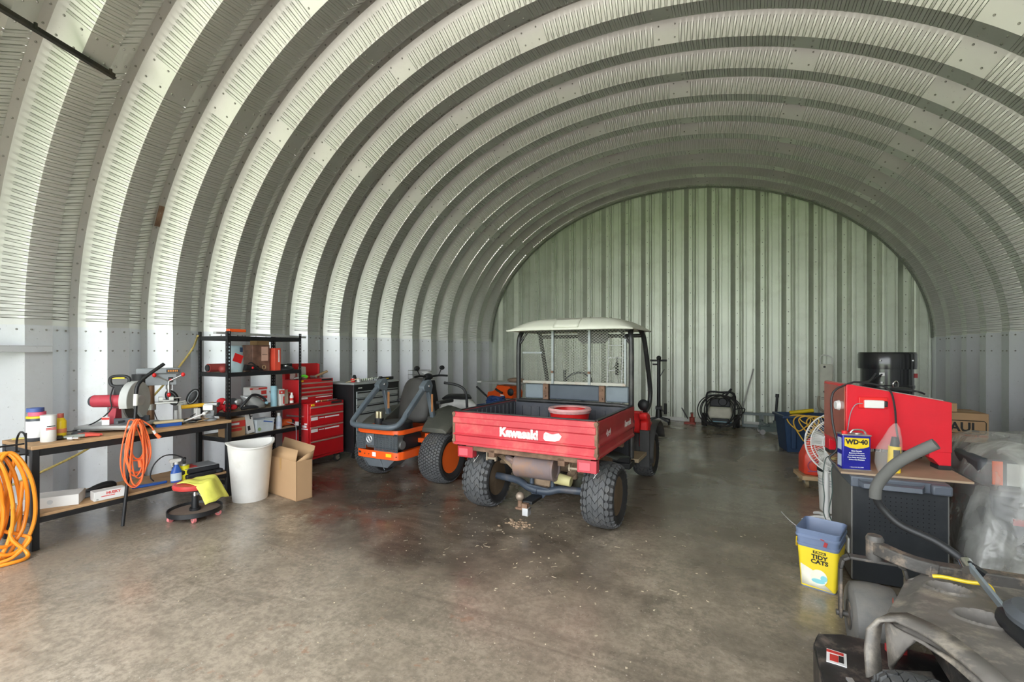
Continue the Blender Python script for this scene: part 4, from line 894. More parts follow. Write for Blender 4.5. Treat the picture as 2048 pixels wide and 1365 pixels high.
def wheel(parent, c, Ro, W, rim, style, rm, side, dish=.05):
    k = ('tyre', Ro, W, style)
    o = tyre_mesh(Ro, W, rim, style).make('tyre', parent, ang=30) if k not in MC else None
    if o is None:
        o = MC[k].copy(); COL.objects.link(o); o.parent = parent
    else: MC[k] = o
    o.location = c
    b = B(rm); s = side; w = W/2
    b.lathe([(rim+.012,s*w*.82),(rim-.004,s*w*.80),(rim-.018,s*w*.55),(rim-.03,s*(w*.55-dish)),(rim*.45,s*(w*.55-dish*1.1)),(rim*.40,s*(w*.55-dish*.6)),(0,s*(w*.55-dish*.6))], (0,0,0),(1,0,0),n=40)
    b.lathe([(rim+.012,-s*w*.82),(rim-.004,-s*w*.80),(rim-.02,-s*w*.35),(rim*.9,-s*w*.25),(0,-s*w*.25)], (0,0,0),(1,0,0),n=40); b.cyl((-s*w*.26,0,0),(s*(w*.55-dish*.8),0,0),rim*.38,n=24)
    r = b.make('rim', o, ang=30)
    b = B(dgrey)
    for i in range(5):
        a = 2*math.pi*i/5; q = rim*.62; b.cyl((s*(w*.55-dish*1.1)-s*.004,q*math.cos(a),q*math.sin(a)),(s*(w*.55-dish*1.1)+s*.008,q*math.cos(a),q*math.sin(a)),.014,n=8)
    b.make('lug_nut', o)
    return o

# ---- red utility vehicle
UT = thing('utility_vehicle', 'worn red utility vehicle with cargo bed and white roof parked in the middle', 'utility vehicle', (-1.655,3.9,0), -1.5)
rimb = mat('rim_brown',(.16,.115,.075),.6,.4,dirt=(.34,.25,.17),damt=.5)
for x, s in ((.585,1),(-.585,-1)):
    wheel(UT, (x,0,.275), .277, .27, .155, 'chevron', rimb, s)
for x, s in ((.54,1),(-.54,-1)):
    wheel(UT, (x,1.82,.275), .277, .22, .155, 'chevron', rimb, s)
x0, x1, yt = -.695, .640, -.40
b = B(redf)
prof = [(0,.655),(-.016,.655),(-.016,.672),(-.006,.680),(-.006,.735),(-.022,.748),(-.022,.752),(-.008,.762),(-.008,.842),(-.020,.855),(-.020,.900),(-.010,.905),(-.010,.945),(0,.950),(.018,.950),(.018,.655)]
b.prism([(yt+p,z) for p,z in prof],'x',x0,x1); b.make('tailgate', UT, bev=.003)
TG = [o for o in UT.children if o.name == 'tailgate'][0]
worn = mat('worn_decal',(.80,.76,.74),.6,dirt=(.6,.1,.12),dscale=18,damt=.9)
lettering(TG, 'Kawasaki', .105, (-.035,yt-.0115,.802), (1,0,-.0), (0,0,1), worn, bold=.0065, sx=.93)
b = B(worn); b.prism([(.195,.780),(.215,.764),(.30,.768),(.335,.778),(.355,.812),(.33,.835),(.27,.822),(.215,.838),(.198,.82)],'y',yt-.0115,yt-.007); b.make('worn_sticker', TG)
b = B(black); b.bx(x0+.01,yt-.004,.950,x1-.01,yt+.018,.960); b.make('edge_trim', TG, bev=.002)
for sx, xx in ((-1,x0),(1,x1)):
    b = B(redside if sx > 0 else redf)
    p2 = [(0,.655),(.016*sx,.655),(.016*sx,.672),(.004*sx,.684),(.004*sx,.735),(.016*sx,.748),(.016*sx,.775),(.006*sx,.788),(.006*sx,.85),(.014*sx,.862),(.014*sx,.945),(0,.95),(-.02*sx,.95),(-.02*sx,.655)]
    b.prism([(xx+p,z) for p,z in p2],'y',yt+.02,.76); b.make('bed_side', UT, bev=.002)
    b = B(black); b.bx(min(xx-.022*sx,xx+.006*sx),yt+.02,.95,max(xx-.022*sx,xx+.006*sx),.76,.958); b.make('edge_trim', UT)
    b = B(rust); b.bx(xx-.012,yt-.012,.66,xx+.012,yt+.02,.93); b.cyl((xx,yt-.014,.93),(xx,yt+.02,.93),.018,n=10); b.cyl((xx,yt-.014,.69),(xx,yt+.02,.69),.018,n=10); b.make('corner_hinge', UT)
for o in [o for o in UT.children if o.name.startswith('bed_side')]:
    if max(v.co.x for v in o.data.vertices) > 0:
        lettering(o, '4x4', .085, (x1+.0080,yt+.30,.822), (0,1,0), (0,0,1), worn, bold=.0015)
        lettering(o, 'Kawasaki', .080, (x1+.0085,yt+.93,.815), (0,1,0), (0,0,1), worn, bold=.003, sx=.78)
liner = mat('bed_liner',(.060,.066,.082),.55,dirt=(.16,.15,.14),damt=.35)
b = B(liner); b.bx(x0+.02,yt+.02,.662,x1-.02,.76,.675); b.bx(x0+.02,.735,.675,x1-.02,.76,.93); b.bx(x0+.02,yt+.02,.675,x0+.026,.735,.945); b.bx(x1-.026,yt+.02,.675,x1-.02,.735,.945)
for i in range(12): xx = x0+.09+i*.105; b.bx(xx,.722,.69,xx+.03,.736,.89)
for i in range(13):
    y = yt+.08+i*.085; b.bx(x0+.024,y,.69,x0+.036,y+.028,.925); b.bx(x1-.036,y,.69,x1-.024,y+.028,.925)
for i in range(10): xx = x0+.1+i*.125; b.bx(xx,yt+.03,.675,xx+.05,.73,.682)
b.make('bed_liner', UT, bev=.004)
# chassis, running gear
b = B(rust)
for x in (-.33,.33): b.bx(x-.03,-.36,.56,x+.03,2.1,.625)
b.bx(-.60,-.36,.60,.58,-.30,.65); b.bx(-.6,.60,.56,.58,.66,.62); b.make('chassis_rail', UT, bev=.003)
b = B(mat('axle_blue',(.045,.06,.085),.45,dirt=(.35,.25,.17),damt=.3)); b.tube([(-.56,.0,.30),(-.40,-.02,.30),(-.22,-.05,.295),(-.10,-.09,.262),(.0,-.10,.245)], .034, n=12); b.tube([(.56,.0,.275),(.36,-.03,.275),(.20,-.06,.275),(.10,-.09,.25),(.0,-.10,.245)], .034, n=12); b.prism([(-.11,.30),(.12,.28),(.06,.19),(-.04,.19)],'y',-.115,-.085); b.make('axle_tube', UT, bev=.002)
b = B(mud); b.prism([(-.06,.27),(.09,.27),(.10,.38),(.06,.43),(-.04,.43),(-.08,.36)],'y',-.04,.10); b.ball((.02,.04,.30),.10,(1.,.8,.8),n=16,k=10); b.make('differential', UT, bev=.008)
b = B(mat('strut_blue',(.05,.07,.10),.5)); b.cyl((-.075,-.07,.25),(-.075,-.05,.46),.02); b.cyl((.13,-.07,.25),(.13,-.05,.46),.02); b.make('strut', UT)
muff = mat('muffler_rust',(.24,.185,.185),.7,.3,var=.15,scale=3,dirt=(.40,.20,.08),dscale=4,damt=.6)
b = B(muff); b.lathe([(0,-.19),(.085,-.19),(.10,-.18),(.103,-.165),(.10,-.155),(.10,.165),(.105,.175),(.10,.19),(.075,.192),(.07,.18),(0,.18)], (.045,-.235,.495),(1,0,0),n=32); b.tube([(-.15,-.235,.52),(-.21,-.235,.535),(-.25,-.20,.54),(-.24,-.1,.52)], .026, n=10); b.tube([(-.12,-.26,.46),(-.17,-.25,.50),(-.2,-.235,.52)], .018, n=8); b.make('muffler', UT, ang=30)
for x, s in ((-.40,-1),(.40,1)):
    b = B(mud); b.bar((x,-.20,.585),(x-s*.05,-.10,.50),.06,.03); b.bar((x-s*.05,-.10,.50),(x-s*.16,0,.34),.06,.03); b.make('spring_arm', UT, bev=.004)
    b = B(mat('bare_bracket',(.42,.34,.25),.6,.3)); b.bx(x-.05,-.25,.50,x-.038,-.22,.66); b.bx(x+.038,-.25,.50,x+.05,-.22,.66); b.cyl((x-.055,-.235,.52),(x+.055,-.235,.52),.012,n=8); b.make('shackle', UT)
    b = B(mud); b.cyl((x-s*.12,.03,.36),(x-s*.12,.05,.56),.045); b.make('shock_absorber', UT)
b = B(mat('filter_yellow',(.55,.50,.24),.6,dirt=(.35,.27,.17),damt=.4)); b.cyl((.20,-.16,.40),(.34,-.16,.385),.05,.042,n=18); b.make('canister', UT)
b = B(mud); b.bx(-.5,.05,.40,.5,.55,.56); b.make('engine_block', UT, bev=.02)
for x in (-.60,.55):
    b = B(mat('tail_lamp',(.50,.03,.05),.25,coat=.5)); b.bx(x-.08,-.37,.535,x+.08,-.30,.635); b.m(mat('tail_lamp_light',(.75,.12,.15),.25)); b.bx(x-.065,-.374,.55,x+.03,-.369,.615); b.make('tail_light', UT, bev=.006)
    b = B(print_white); b.tube([(x+.02,-.30,.57),(x+.04,-.28,.50),(x+.02,-.26,.47),(x+.07,-.25,.54)], .002, n=5); b.make('wire', UT)
b = B(black); b.bx(-.05,-.32,.19,.05,-.08,.215); b.make('hitch_bar', UT, bev=.003)
b = B(rust); b.bx(-.03,-.36,.15,.02,-.31,.20); b.cyl((-.06,-.33,.16),(-.06,-.33,.22),.02); b.bx(-.09,-.36,.145,.03,-.30,.162); b.m(mat('old_ball',(.36,.29,.23),.5,.5)); b.ball((-.06,-.33,.25),.038,n=18,k=12); b.make('hitch_ball', UT)
b = B(alu); b.bx(-.025,-.365,.10,.03,-.30,.165); b.make('hitch_pin_plate', UT, bev=.003)
# front body, cab
b = B(blackp); b.bx(-.62,.80,.30,.60,1.45,.36); b.bx(-.60,.80,.36,.60,.86,.70); b.make('floor_pan', UT, bev=.01)
mat('fender_black',(.035,.038,.035),.55,dirt=(.15,.15,.1),damt=.3)
for s in (-1,1):
    b = B(MC['fender_black']); b.grid(lambda u,v: (s*(.42+.24*u), .10+.50*v, .60-.10*max(0,v-.2)-.05*u*u), 6, 8); b.make('rear_fender', UT, solid=.008)
b = B(redb); b.prism([(1.42,.42),(1.52,.36),(1.60,.38),(1.60,.76),(1.50,.80),(1.40,.80),(1.40,.74),(1.46,.70)],'x',.545,.64); b.prism([(1.42,.42),(1.52,.36),(1.60,.38),(1.60,.76),(1.50,.80),(1.40,.80),(1.40,.74),(1.46,.70)],'x',-.64,-.545); b.bx(-.6,1.52,.55,.6,1.6,.80); b.make('front_cowl', UT, bev=.02)
b = B(redside); b.loft([[(-.55*k,y,.45),(.55*k,y,.45),(.58*k,y,z-.05),(.50*k,y,z),(-.50*k,y,z),(-.58*k,y,z-.05)] for y,k,z in ((1.58,1.1,.72),(1.9,1.1,.68),(2.2,1.,.60),(2.30,.9,.54))]); b.make('hood', UT, bev=.02)
for s in (-1,1):
    b = B(mat('mud_guard',(.05,.05,.05),.6,dirt=(.2,.18,.15),damt=.3)); b.grid(lambda u,v: (s*(.44+.26*u), 1.82+.36*math.cos(R(190-170*v)), .30+.36*math.sin(R(190-170*v))), 3, 14); b.bx(min(s*.56,s*.66),1.42,.20,max(s*.56,s*.66),1.46,.60); b.make('front_mud_guard', UT, solid=.01)
b = B(mat('step_tan',(.36,.28,.18),.7)); b.bx(.50,1.0,.33,.64,1.40,.37); b.bx(-.64,1.0,.33,-.50,1.40,.37); b.make('door_step', UT, bev=.004)
seatm = mat('seat_vinyl',(.055,.06,.07),.5)
b = B(seatm); b.bx(-.56,.86,.62,.54,1.28,.76); b.make('seat_cushion', UT, bev=.03)
padg = mat('seat_back_grey',(.20,.24,.27),.55,var=.1)
for xa, xb, m in ((-.60,-.37,padg),(-.30,.27,mat('seat_back_dark',(.085,.105,.13),.55)),(.335,.575,padg)):
    b = B(m); b.bx(xa,.84,.965,xb,.90,1.13); b.make('seat_back', UT, bev=.015)
for x in (-.34,.30):
    b = B(rust); b.bx(x-.03,.825,.95,x+.03,.86,1.135); b.cyl((x,.81,1.0),(x,.83,1.0),.011,n=8); b.cyl((x,.81,1.09),(x,.83,1.09),.011,n=8); b.make('seat_bracket', UT)
rops = mat('rollcage_black',(.022,.023,.024),.4,dirt=(.2,.19,.17),damt=.35)
b = B(rops)
for x in (-.66,.615):
    s = 1 if x > 0 else -1
    b.tube([(x,.80,.42),(x,.80,1.0),(x,.80,1.55),(x-s*.015,.83,1.69),(x-s*.02,.95,1.745),(x-s*.02,1.2,1.745),(x-s*.015,1.34,1.70),(x,1.42,1.58),(x+s*.01,1.62,1.12),(x+s*.01,1.655,.98),(x-s*.0,1.62,.86),(x-s*.02,1.52,.80)], .026, n=10, sm=4)
b.tube([(-.66,.80,.945),(-.55,.79,.945),(.50,.79,.945),(.615,.80,.90)], .021, n=10); b.tube([(-.64,.83,1.72),(.60,.83,1.72)], .022, n=10); b.tube([(-.65,1.38,1.67),(.61,1.38,1.67)], .022, n=10)
b.tube([(-.655,.80,1.56),(-.56,.82,1.71)], .014, n=8); b.tube([(.61,.80,1.56),(.50,.82,1.71)], .014, n=8); b.make('roll_cage', UT, ang=50)
b = B(blackp); b.ball((.58,1.50,.88),.065,(1,.6,1),n=16,k=10); b.make('mirror', UT)
# rear mesh screen: expanded metal strands
msh = mat('expanded_metal',(.30,.31,.26),.5,.5)
b = B(msh); xa, xb, za, zb = -.595, .555, 1.165, 1.74; nx, nz = 30, 40
for j in range(nz):
    for i in range(nx*2):
        u0 = xa+(xb-xa)*i/(nx*2); u1 = xa+(xb-xa)*(i+1)/(nx*2); zz = za+(zb-za)*(j+.5)/nz; d = (zb-za)/nz*.5
        s = 1 if (i+j) % 2 else -1
        b.bar((u0,.80,zz-s*d),(u1,.80,zz+s*d),.0026,.0026,up=(0,1,0))
b.make('mesh_screen', UT)
b = B(mat('screen_frame',(.36,.35,.31),.5,.5,dirt=(.32,.15,.08),damt=.7,dscale=7))
b.bx(-.60,.785,1.140,.56,.815,1.168)
b.make('screen_rail', UT)
for x in (-.235,.180):
    b = B(mat('screen_post',(.24,.26,.26),.45,.5)); b.bx(x-.013,.775,1.14,x+.013,.80,1.74); b.m(rust); b.cyl((x,.76,1.27),(x,.80,1.27),.014,n=8); b.make('screen_post', UT)
b = B(mat('screen_post',(.24,.26,.26))); b.bx(-.60,.775,1.47,-.36,.795,1.49); b.bx(.545,.785,1.16,.565,.81,1.62); b.make('screen_brace', UT)
roofm = mat('roof_cream',(.66,.67,.58),.45,var=.05,dirt=(.45,.45,.36),damt=.2)
def roofz(u, v):
    x = -.70+1.38*u; y = .58+.86*v; a = abs(2*u-1); c = abs(2*v-1)
    return (x, y, 1.722+.125*(1-a**4.5)*(1-c**5)-.006*max(a,c)**8)
b = B(roofm); b.grid(roofz, 36, 24); b.make('roof', UT, solid=.014, ang=60)
RF = [o for o in UT.children if o.name == 'roof'][0]
b = B(roofm); b.grid(lambda u,v: tuple(Vector(roofz(.40+.20*u,.012+.12*v))+Vector((0,-.006,.010))), 8, 4); b.make('roof_panel', RF, solid=.012)
b = B(mat('speckled_grey',(.12,.12,.12),.8,var=.5,scale=60)); b.prism([(-.06,1.72),(.30,1.72),(.30,1.62),(.26,1.58),(.0,1.58),(-.04,1.62)],'y',1.05,1.08); b.make('sun_visor', UT, bev=.01)
t = B(blackp); t.tube([(-.13+.17*math.cos(a),1.28+.07*math.sin(a),1.10+.14*math.sin(a)) for a in np.linspace(0,2*math.pi,24,endpoint=False)], .013, n=8, closed=True, sm=2); t.cyl((-.13,1.28,1.10),(-.13,1.50,.85),.02); t.tube([(-.29,1.28,1.10),(.03,1.28,1.10)], .010, n=6, sm=1); t.make('steering_wheel', UT)
b = B(blackp); b.cyl((-.30,1.3,1.08),(-.30,1.3,1.27),.014,.018); b.m(redside); b.cyl((-.30,1.3,1.02),(-.30,1.3,1.10),.05,.02); b.make('shift_lever', UT)
# red tub in the bed
t = thing('red_tub', 'round red plastic tub wrapped in clear film standing in the cargo bed', 'tub', (-1.50,4.20,.684), 0)
b = B(redb); b.lathe([(.0,0),(.155,0),(.185,.20),(.195,.255),(.188,.255),(.165,.06),(0,.05)], n=36); b.make('tub_body', t)
b = B(mat('pink_film',(.80,.42,.40),.25,bump=.6)); b.lathe([(.188,.225),(.20,.23),(.208,.255),(.20,.272),(.16,.268),(.155,.26),(.18,.255)], n=36); b.f = b.f[:-2]; b.fm = b.fm[:-2]; b.make('film_rim', t)

# ---- orange zero-turn mower
MW = thing('zero_turn_mower', 'orange zero turn mower with folded grey roll bar parked left of the utility vehicle', 'mower', (-3.565,4.36,0), 0)
for x, s in ((.475,1),(-.475,-1)):
    o = wheel(MW, (x,0,.292), .295, .285, .17, 'turf', mat('rim_orange',(.95,.15,.02),.35,var=.04,coat=.3), s, dish=.095)
rb = mat('rollbar_grey',(.10,.125,.15),.4,dirt=(.25,.25,.25),damt=.3)
def sq(b, pts, w=.05, sm=6):
    """square tube swept along a smoothed path"""
    k = B(); k.tube(pts, 1, n=4, sm=sm); n = 4; m = len(k.v)//n; V = [Vector(v) for v in k.v]
    rings = []
    for i in range(m):
        c = sum(V[i*n:(i+1)*n], Vector())/n
        d = (sum(V[min(i+1,m-1)*n:min(i+1,m-1)*n+n], Vector())-sum(V[max(i-1,0)*n:max(i-1,0)*n+n], Vector())).normalized()
        x = Vector((1,0,0)) if abs(d.x) < .8 else Vector((0,.6,.8))
        y = d.cross(x).normalized(); x = y.cross(d)
        rings.append([c+x*(i_*w/2)+y*(j_*w/2) for i_,j_ in ((-1,-1),(1,-1),(1,1),(-1,1))])
    b.loft(rings)
b = B(rb); sq(b, [(-.33,-.13,1.10),(-.335,-.36,.905),(-.335,-.48,.80)], .052, 3); sq(b, [(.33,-.13,1.10),(.335,-.36,.905),(.335,-.48,.80)], .052, 3)
b.tube([(-.335,-.47,.81),(-.335,-.53,.755),(-.315,-.585,.715),(-.26,-.62,.695),(-.15,-.63,.69),(.15,-.63,.69),(.26,-.62,.695),(.315,-.585,.715),(.335,-.53,.755),(.335,-.47,.81)], .030, n=10)
b.make('roll_bar', MW, bev=.008)
for s in (-1,1):
    b = B(rb); b.bar((s*.33,.05,.60),(s*.33,-.085,1.09),.05,.05,up=(1,0,0)); b.make('upright', MW, bev=.008)
    b = B(rb); b.prism([(-.19,1.05),(-.06,1.02),(-.03,1.10),(-.07,1.17),(-.13,1.16),(-.20,1.10)],'x',s*.33-.036,s*.33+.036); b.m(chrome); b.cyl((s*.33-.05,-.11,1.10),(s*.33+.05,-.11,1.10),.014,n=10); b.m(blackp); b.cyl((s*.33-.045,-.10,1.165),(s*.33-.01,-.10,1.165),.028,n=14); b.make('hinge', MW, bev=.004)
b = B(print_white); b.bx(-.36,-.01,.70,-.3565,.022,.82); b.make('warning_label', MW)
b = B(mat('decal_orange',(.75,.35,.15),.5)); b.bx(.357,-.055,.80,.3585,-.02,1.0); b.bx(-.304,-.04,.80,-.3025,-.005,1.0); b.make('decal', MW)
def rail(b, z, hgt, th, w, ye):
    pts = [(w,ye,z),(w+.005,-.42,z),(w-.01,-.50,z),(w-.06,-.545,z),(.06,-.555,z),(-.06,-.555,z),(-w+.06,-.545,z),(-w+.01,-.50,z),(-w-.005,-.42,z),(-w,ye,z)]
    k = B(); k.tube(pts, .5, n=4, sm=5); m = len(k.v)//4; V = [sum((Vector(v) for v in k.v[i*4:i*4+4]), Vector())/4 for i in range(m)]
    rings = []
    for i in range(m):
        d = (V[min(i+1,m-1)]-V[max(i-1,0)]).normalized(); n_ = d.cross(Vector((0,0,1))).normalized()
        rings.append([V[i]+n_*(a*th/2)+Vector((0,0,c*hgt/2)) for a,c in ((-1,-1),(1,-1),(1,1),(-1,1))])
    b.loft(rings)
b = B(orange); rail(b, .625, .05, .014, .305, -.12); b.make('upper_guard_rail', MW, bev=.004)
b = B(orange); rail(b, .375, .085, .014, .305, -.10); b.make('bumper', MW, bev=.004)
BMP = [o for o in MW.children if o.name == 'bumper'][0]
b = B(print_white); b.bx(-.05,-.5645,.355,.0,-.5625,.40); b.make('white_sticker', BMP); b = B(yellow); b.bx(.14,-.5635,.365,.215,-.5585,.398); b.make('yellow_sticker', BMP); b = B(print_dark); b.bx(-.255,-.556,.375,-.19,-.548,.395); b.make('dark_sticker', BMP)
for x in (-.16,-.10,.28): b = B(print_dark); b.cyl((x,-.565,.375),(x,-.555,.375),.006,n=8); b.make('bolt_hole', BMP)
gp = mat('guard_plate',(.10,.115,.13),.45)
b = B(gp)
def holes(xa, xb, za, zb, n, m):
    dx = (xb-xa)/n; dz = (zb-za)/m
    for i in range(n+1): b.bx(xa+i*dx-.004,-.552,za,xa+i*dx+.004,-.546,zb)
    for j in range(m+1):
        z = za+j*dz; b.bx(xa,-.552,z-.004,xb,-.546,z+.004)
holes(-.285,-.16,.43,.60,7,8); holes(-.03,.285,.42,.60,16,8)
b.bx(-.29,-.552,.595,.29,-.546,.612); b.bx(-.16,-.552,.47,-.03,-.546,.60); b.make('engine_guard', MW)
EG = [o for o in MW.children if o.name == 'engine_guard'][0]
b = B(alu); b.tube([(-.10+.036*math.cos(a),-.555,.535+.036*math.sin(a)) for a in np.linspace(0,2*math.pi,24,endpoint=False)], .005, n=6, closed=True, sm=1); b.tube([(-.115,-.556,.56),(-.10,-.556,.535),(-.085,-.556,.56)], .005, n=6, sm=1); b.tube([(-.12,-.556,.515),(-.10,-.556,.538),(-.085,-.556,.512)], .005, n=6, sm=1); b.make('emblem', EG)
b = B(gp); b.prism([(-.20,.33),(.24,.33),(.14,.24),(-.12,.24)],'y',-.54,-.30); b.bar((-.20,-.55,.34),(-.17,-.50,.22),.03,.01); b.bar((.04,-.55,.34),(.09,-.52,.21),.03,.01); b.make('skid_plate', MW, bev=.004)
b = B(blackp); b.cyl((0,-.22,.52),(0,-.22,.70),.19,.17,n=30); b.bx(-.22,-.40,.40,.22,-.05,.56); b.make('engine', MW, bev=.015)
b = B(mat('engine_grey',(.28,.29,.29),.4,.5)); b.cyl((-.24,-.40,.47),(.24,-.40,.47),.05,n=18); b.bx(.10,-.47,.44,.22,-.36,.57); b.bx(-.22,-.47,.42,-.12,-.36,.53); b.make('engine_muffler', MW, bev=.008)
b = B(mat('brass',(.62,.55,.38),.3,.8)); b.cyl((-.22,-.30,.72),(-.22,-.30,.80),.022,n=14); b.cyl((-.17,-.30,.72),(-.17,-.30,.80),.018,n=14); b.m(blackp); b.cyl((-.195,-.30,.66),(-.195,-.30,.725),.05,n=16); b.make('fuel_filter', MW)
fen = mat('fender_olive',(.06,.062,.052),.6,dirt=(.2,.19,.14),damt=.35)
for s in (-1,1):
    b = B(fen); b.loft([[(s*.30,y,.58),(s*.64,y,.585),(s*.635,y,z-.03),(s*.58,y,z),(s*.36,y,z+dz),(s*.30,y,z+dz)] for y,z,dz in ((-.16,.63,.0),(-.05,.69,.02),(.15,.76,.05),(.35,.78,.05),(.60,.74,.0),(.85,.66,0))]); b.make('fender', MW, bev=.012)
fr = [o for o in MW.children if o.name.startswith('fender') and max(v.co.x for v in o.data.vertices) > .1][0]
lettering(fr, 'Z422', .042, (.612,-.02,.645), (.35,1,.28), (-.3,.1,1), print_white, bold=.001)
b = B(orange); b.bx(-.34,-.12,.45,.34,.95,.50); b.bx(.30,-.10,.30,.34,.95,.56); b.bx(-.34,-.10,.30,-.30,.95,.56); b.make('frame', MW, bev=.006)
b = B(mat('seat_charcoal',(.045,.043,.04),.6,var=.2)); b.loft([[(x*.235*k-.04, .06+.13*t+dy, .63+.54*t) for x,dy in ((-1,.03),(-.8,-.01),(-.3,-.035),(.3,-.035),(.8,-.01),(1,.03),(.85,.08),(-.85,.08))] for t,k in ((0,.88),(.12,1.),(.5,1.02),(.8,.92),(.93,.72),(1.,.35))]); b.make('seat_backrest', MW, sub=1, ang=60)
b = B(mat('seat_charcoal',(.05,.05,.05))); b.bx(-.29,.12,.62,.21,.58,.72); b.make('seat_cushion', MW, bev=.03)
for s in (-1,1):
    b = B(blackp); b.bx(s*.30-.03,.15,.86,s*.30+.03,.45,.90); b.make('armrest', MW, bev=.012)
    b = B(blackp); b.tube([(s*.40,.66,.62),(s*.40,.64,.80),(s*.39,.62,.98),(s*.30,.58,1.06),(s*.12,.54,1.09)], .017, n=10); b.make('lap_bar', MW)
b = B(orange); b.prism([(-.62,.55),(.78,.55),(.82,.75),(.76,1.20),(.3,1.32),(-.3,1.32),(-.62,1.1)],'z',.13,.27); b.make('mower_deck', MW, bev=.015)
b = B(blackp); b.bx(-.28,.9,.46,.28,1.45,.49); b.make('foot_platform', MW, bev=.01)
for s in (-1,1):
    b = B(rubber); b.lathe([(.05,-.05),(.13,-.045),(.14,0),(.13,.045),(.05,.05)], (s*.42,1.62,.14),(1,0,0),n=26); b.make('caster_wheel', MW)
    b = B(orange); b.bar((s*.42,1.58,.30),(s*.33,.95,.47),.05,.05); b.bx(s*.42-.065,1.57,.14,s*.42-.055,1.65,.31); b.bx(s*.42+.055,1.57,.14,s*.42+.065,1.65,.31); b.bx(s*.42-.065,1.56,.29,s*.42+.065,1.65,.32); b.make('caster_fork', MW, bev=.004)
b = B(mat('hydraulic_blue',(.12,.17,.30),.5)); b.cyl((.22,-.05,.42),(.31,.02,.42),.03,n=12); b.make('hydraulic_line', MW)
b = B(redb); b.cyl((-.05,-.34,.25),(.0,-.20,.25),.045,n=14); b.make('red_filter', MW)

# ---- scooter behind the mower
t = thing('scooter', 'black and white motor scooter with wire basket standing behind the orange mower', 'scooter', (-4.61,6.60,0), 72)
wp = mat('scooter_white',(.74,.74,.73),.25,coat=.4)
for y in (-.55,.62): b = B(rubber); b.lathe([(.14,-.045),(.20,-.05),(.225,0),(.20,.05),(.14,.045)], (0,y,.225),(1,0,0),n=30); b.m(steel); b.cyl((-.02,y,.225),(.02,y,.225),.14,n=24); b.make('wheel', t)
b = B(wp); b.loft([[(w*math.cos(a), y, z+h*math.sin(a)) for a in np.linspace(0,2*math.pi,16,endpoint=False)] for y,w,z,h in ((-.80,.02,.60,.03),(-.62,.13,.62,.09),(-.35,.16,.58,.16),(-.05,.15,.50,.17),(.08,.10,.40,.10))]); b.make('rear_body', t)
b = B(blackp); b.loft([[(w*math.cos(a), y, z+h*math.sin(a)) for a in np.linspace(0,2*math.pi,16,endpoint=False)] for y,w,z,h in ((-.60,.08,.72,.02),(-.50,.14,.74,.05),(-.15,.14,.72,.05),(.0,.08,.68,.03))]); b.make('seat', t)
b = B(blackp); b.bx(-.14,.0,.25,.14,.42,.30); b.prism([(.36,.25),(.46,.30),(.56,.72),(.60,.95),(.52,.97),(.40,.50)],'x',-.16,.16); b.make('leg_shield', t, bev=.02)
b = B(wp); b.ball((0,.60,.80),.14,(1,.6,1.1),n=20,k=14); b.make('front_cowl', t)
b = B(blackp); b.tube([(-.36,.42,1.04),(-.2,.47,1.05),(0,.50,1.03),(.2,.47,1.05),(.36,.42,1.04)], .018, n=8); b.ball((0,.52,1.03),.09,(1.1,.7,.7),n=14,k=10); b.make('handlebar', t)
b = B(blackp); b.tube([(-.2,.48,1.05),(-.26,.48,1.16)],.008,n=6); b.ball((-.27,.47,1.19),.06,(1,.4,.7),n=12,k=8); b.ball((.27,.47,1.19),.06,(1,.4,.7),n=12,k=8); b.tube([(.2,.48,1.05),(.26,.48,1.16)],.008,n=6); b.make('mirror', t)
b = B(steel)
for z in (.98,1.06,1.14): b.tube([(-.16,.68,z),(.16,.68,z),(.16,.92,z),(-.16,.92,z)], .004, n=5, closed=True, sm=1)
for i in range(9):
    x = -.16+.04*i; b.tube([(x,.68,1.14),(x,.68,.98),(x,.92,.98),(x,.92,1.14)], .003, n=5, sm=1)
b.make('basket', t)
b = B(print_white); b.add([(-.10,.60,1.12),(.12,.56,1.13),(.02,.50,1.02)],[(0,1,2)]); b.make('paper', t, solid=.003)
# ================================================================== BACK OF THE HUT
# saw on a folding stand
t = thing('saw_stand', 'grey folding tool stand carrying the orange saw near the back left corner', 'stand', (-4.10,7.75,0), -8)
b = B(alu); b.bx(-.45,-.05,.58,.45,.05,.62); b.bx(-.10,-.25,.585,-.06,.25,.615); b.bx(.2,-.25,.585,.24,.25,.615)
b.make('top_frame', t, bev=.004)
for x in (-.35,.30):
    for y in (-.26,.26): b = B(alu); b.cyl((x+.08,y*.2,.58),(x-.10,y,.0),.014,n=8); b.make('leg', t)
b = B(blackp); b.cyl((-.32,-.05,.60),(-.58,-.08,.80),.018); b.make('handle', t)
t = thing('miter_saw', 'orange bench saw with long silver fence on the grey folding stand', 'saw', (-4.07,7.75,.62), -8)
b = B(orange); b.prism([(-.30,0),(.30,0),(.32,.12),(.22,.22),(-.05,.24),(-.14,.13),(-.28,.10)],'y',-.16,.16); b.make('body', t, bev=.015)
b = B(alu); b.bx(-.38,-.20,.265,.48,.22,.295); b.m(white); b.bx(-.50,-.20,.27,-.40,-.15,.30); b.m(steel); b.bx(-.30,.15,.0,-.27,.18,.27); b.bx(.27,.15,.0,.30,.18,.27); b.make('fence', t, bev=.003)
b = B(blackp); b.tube([(-.06,-.19,.16),(.02,-.21,.13),(.10,-.21,.10)], .022, n=8); b.ball((.26,-.17,.12),.07,(1,.4,1),n=14,k=10); b.make('handle', t)
b = B(print_white); b.bx(.02,-.163,.04,.10,-.160,.065); b.make('label_plate', t)
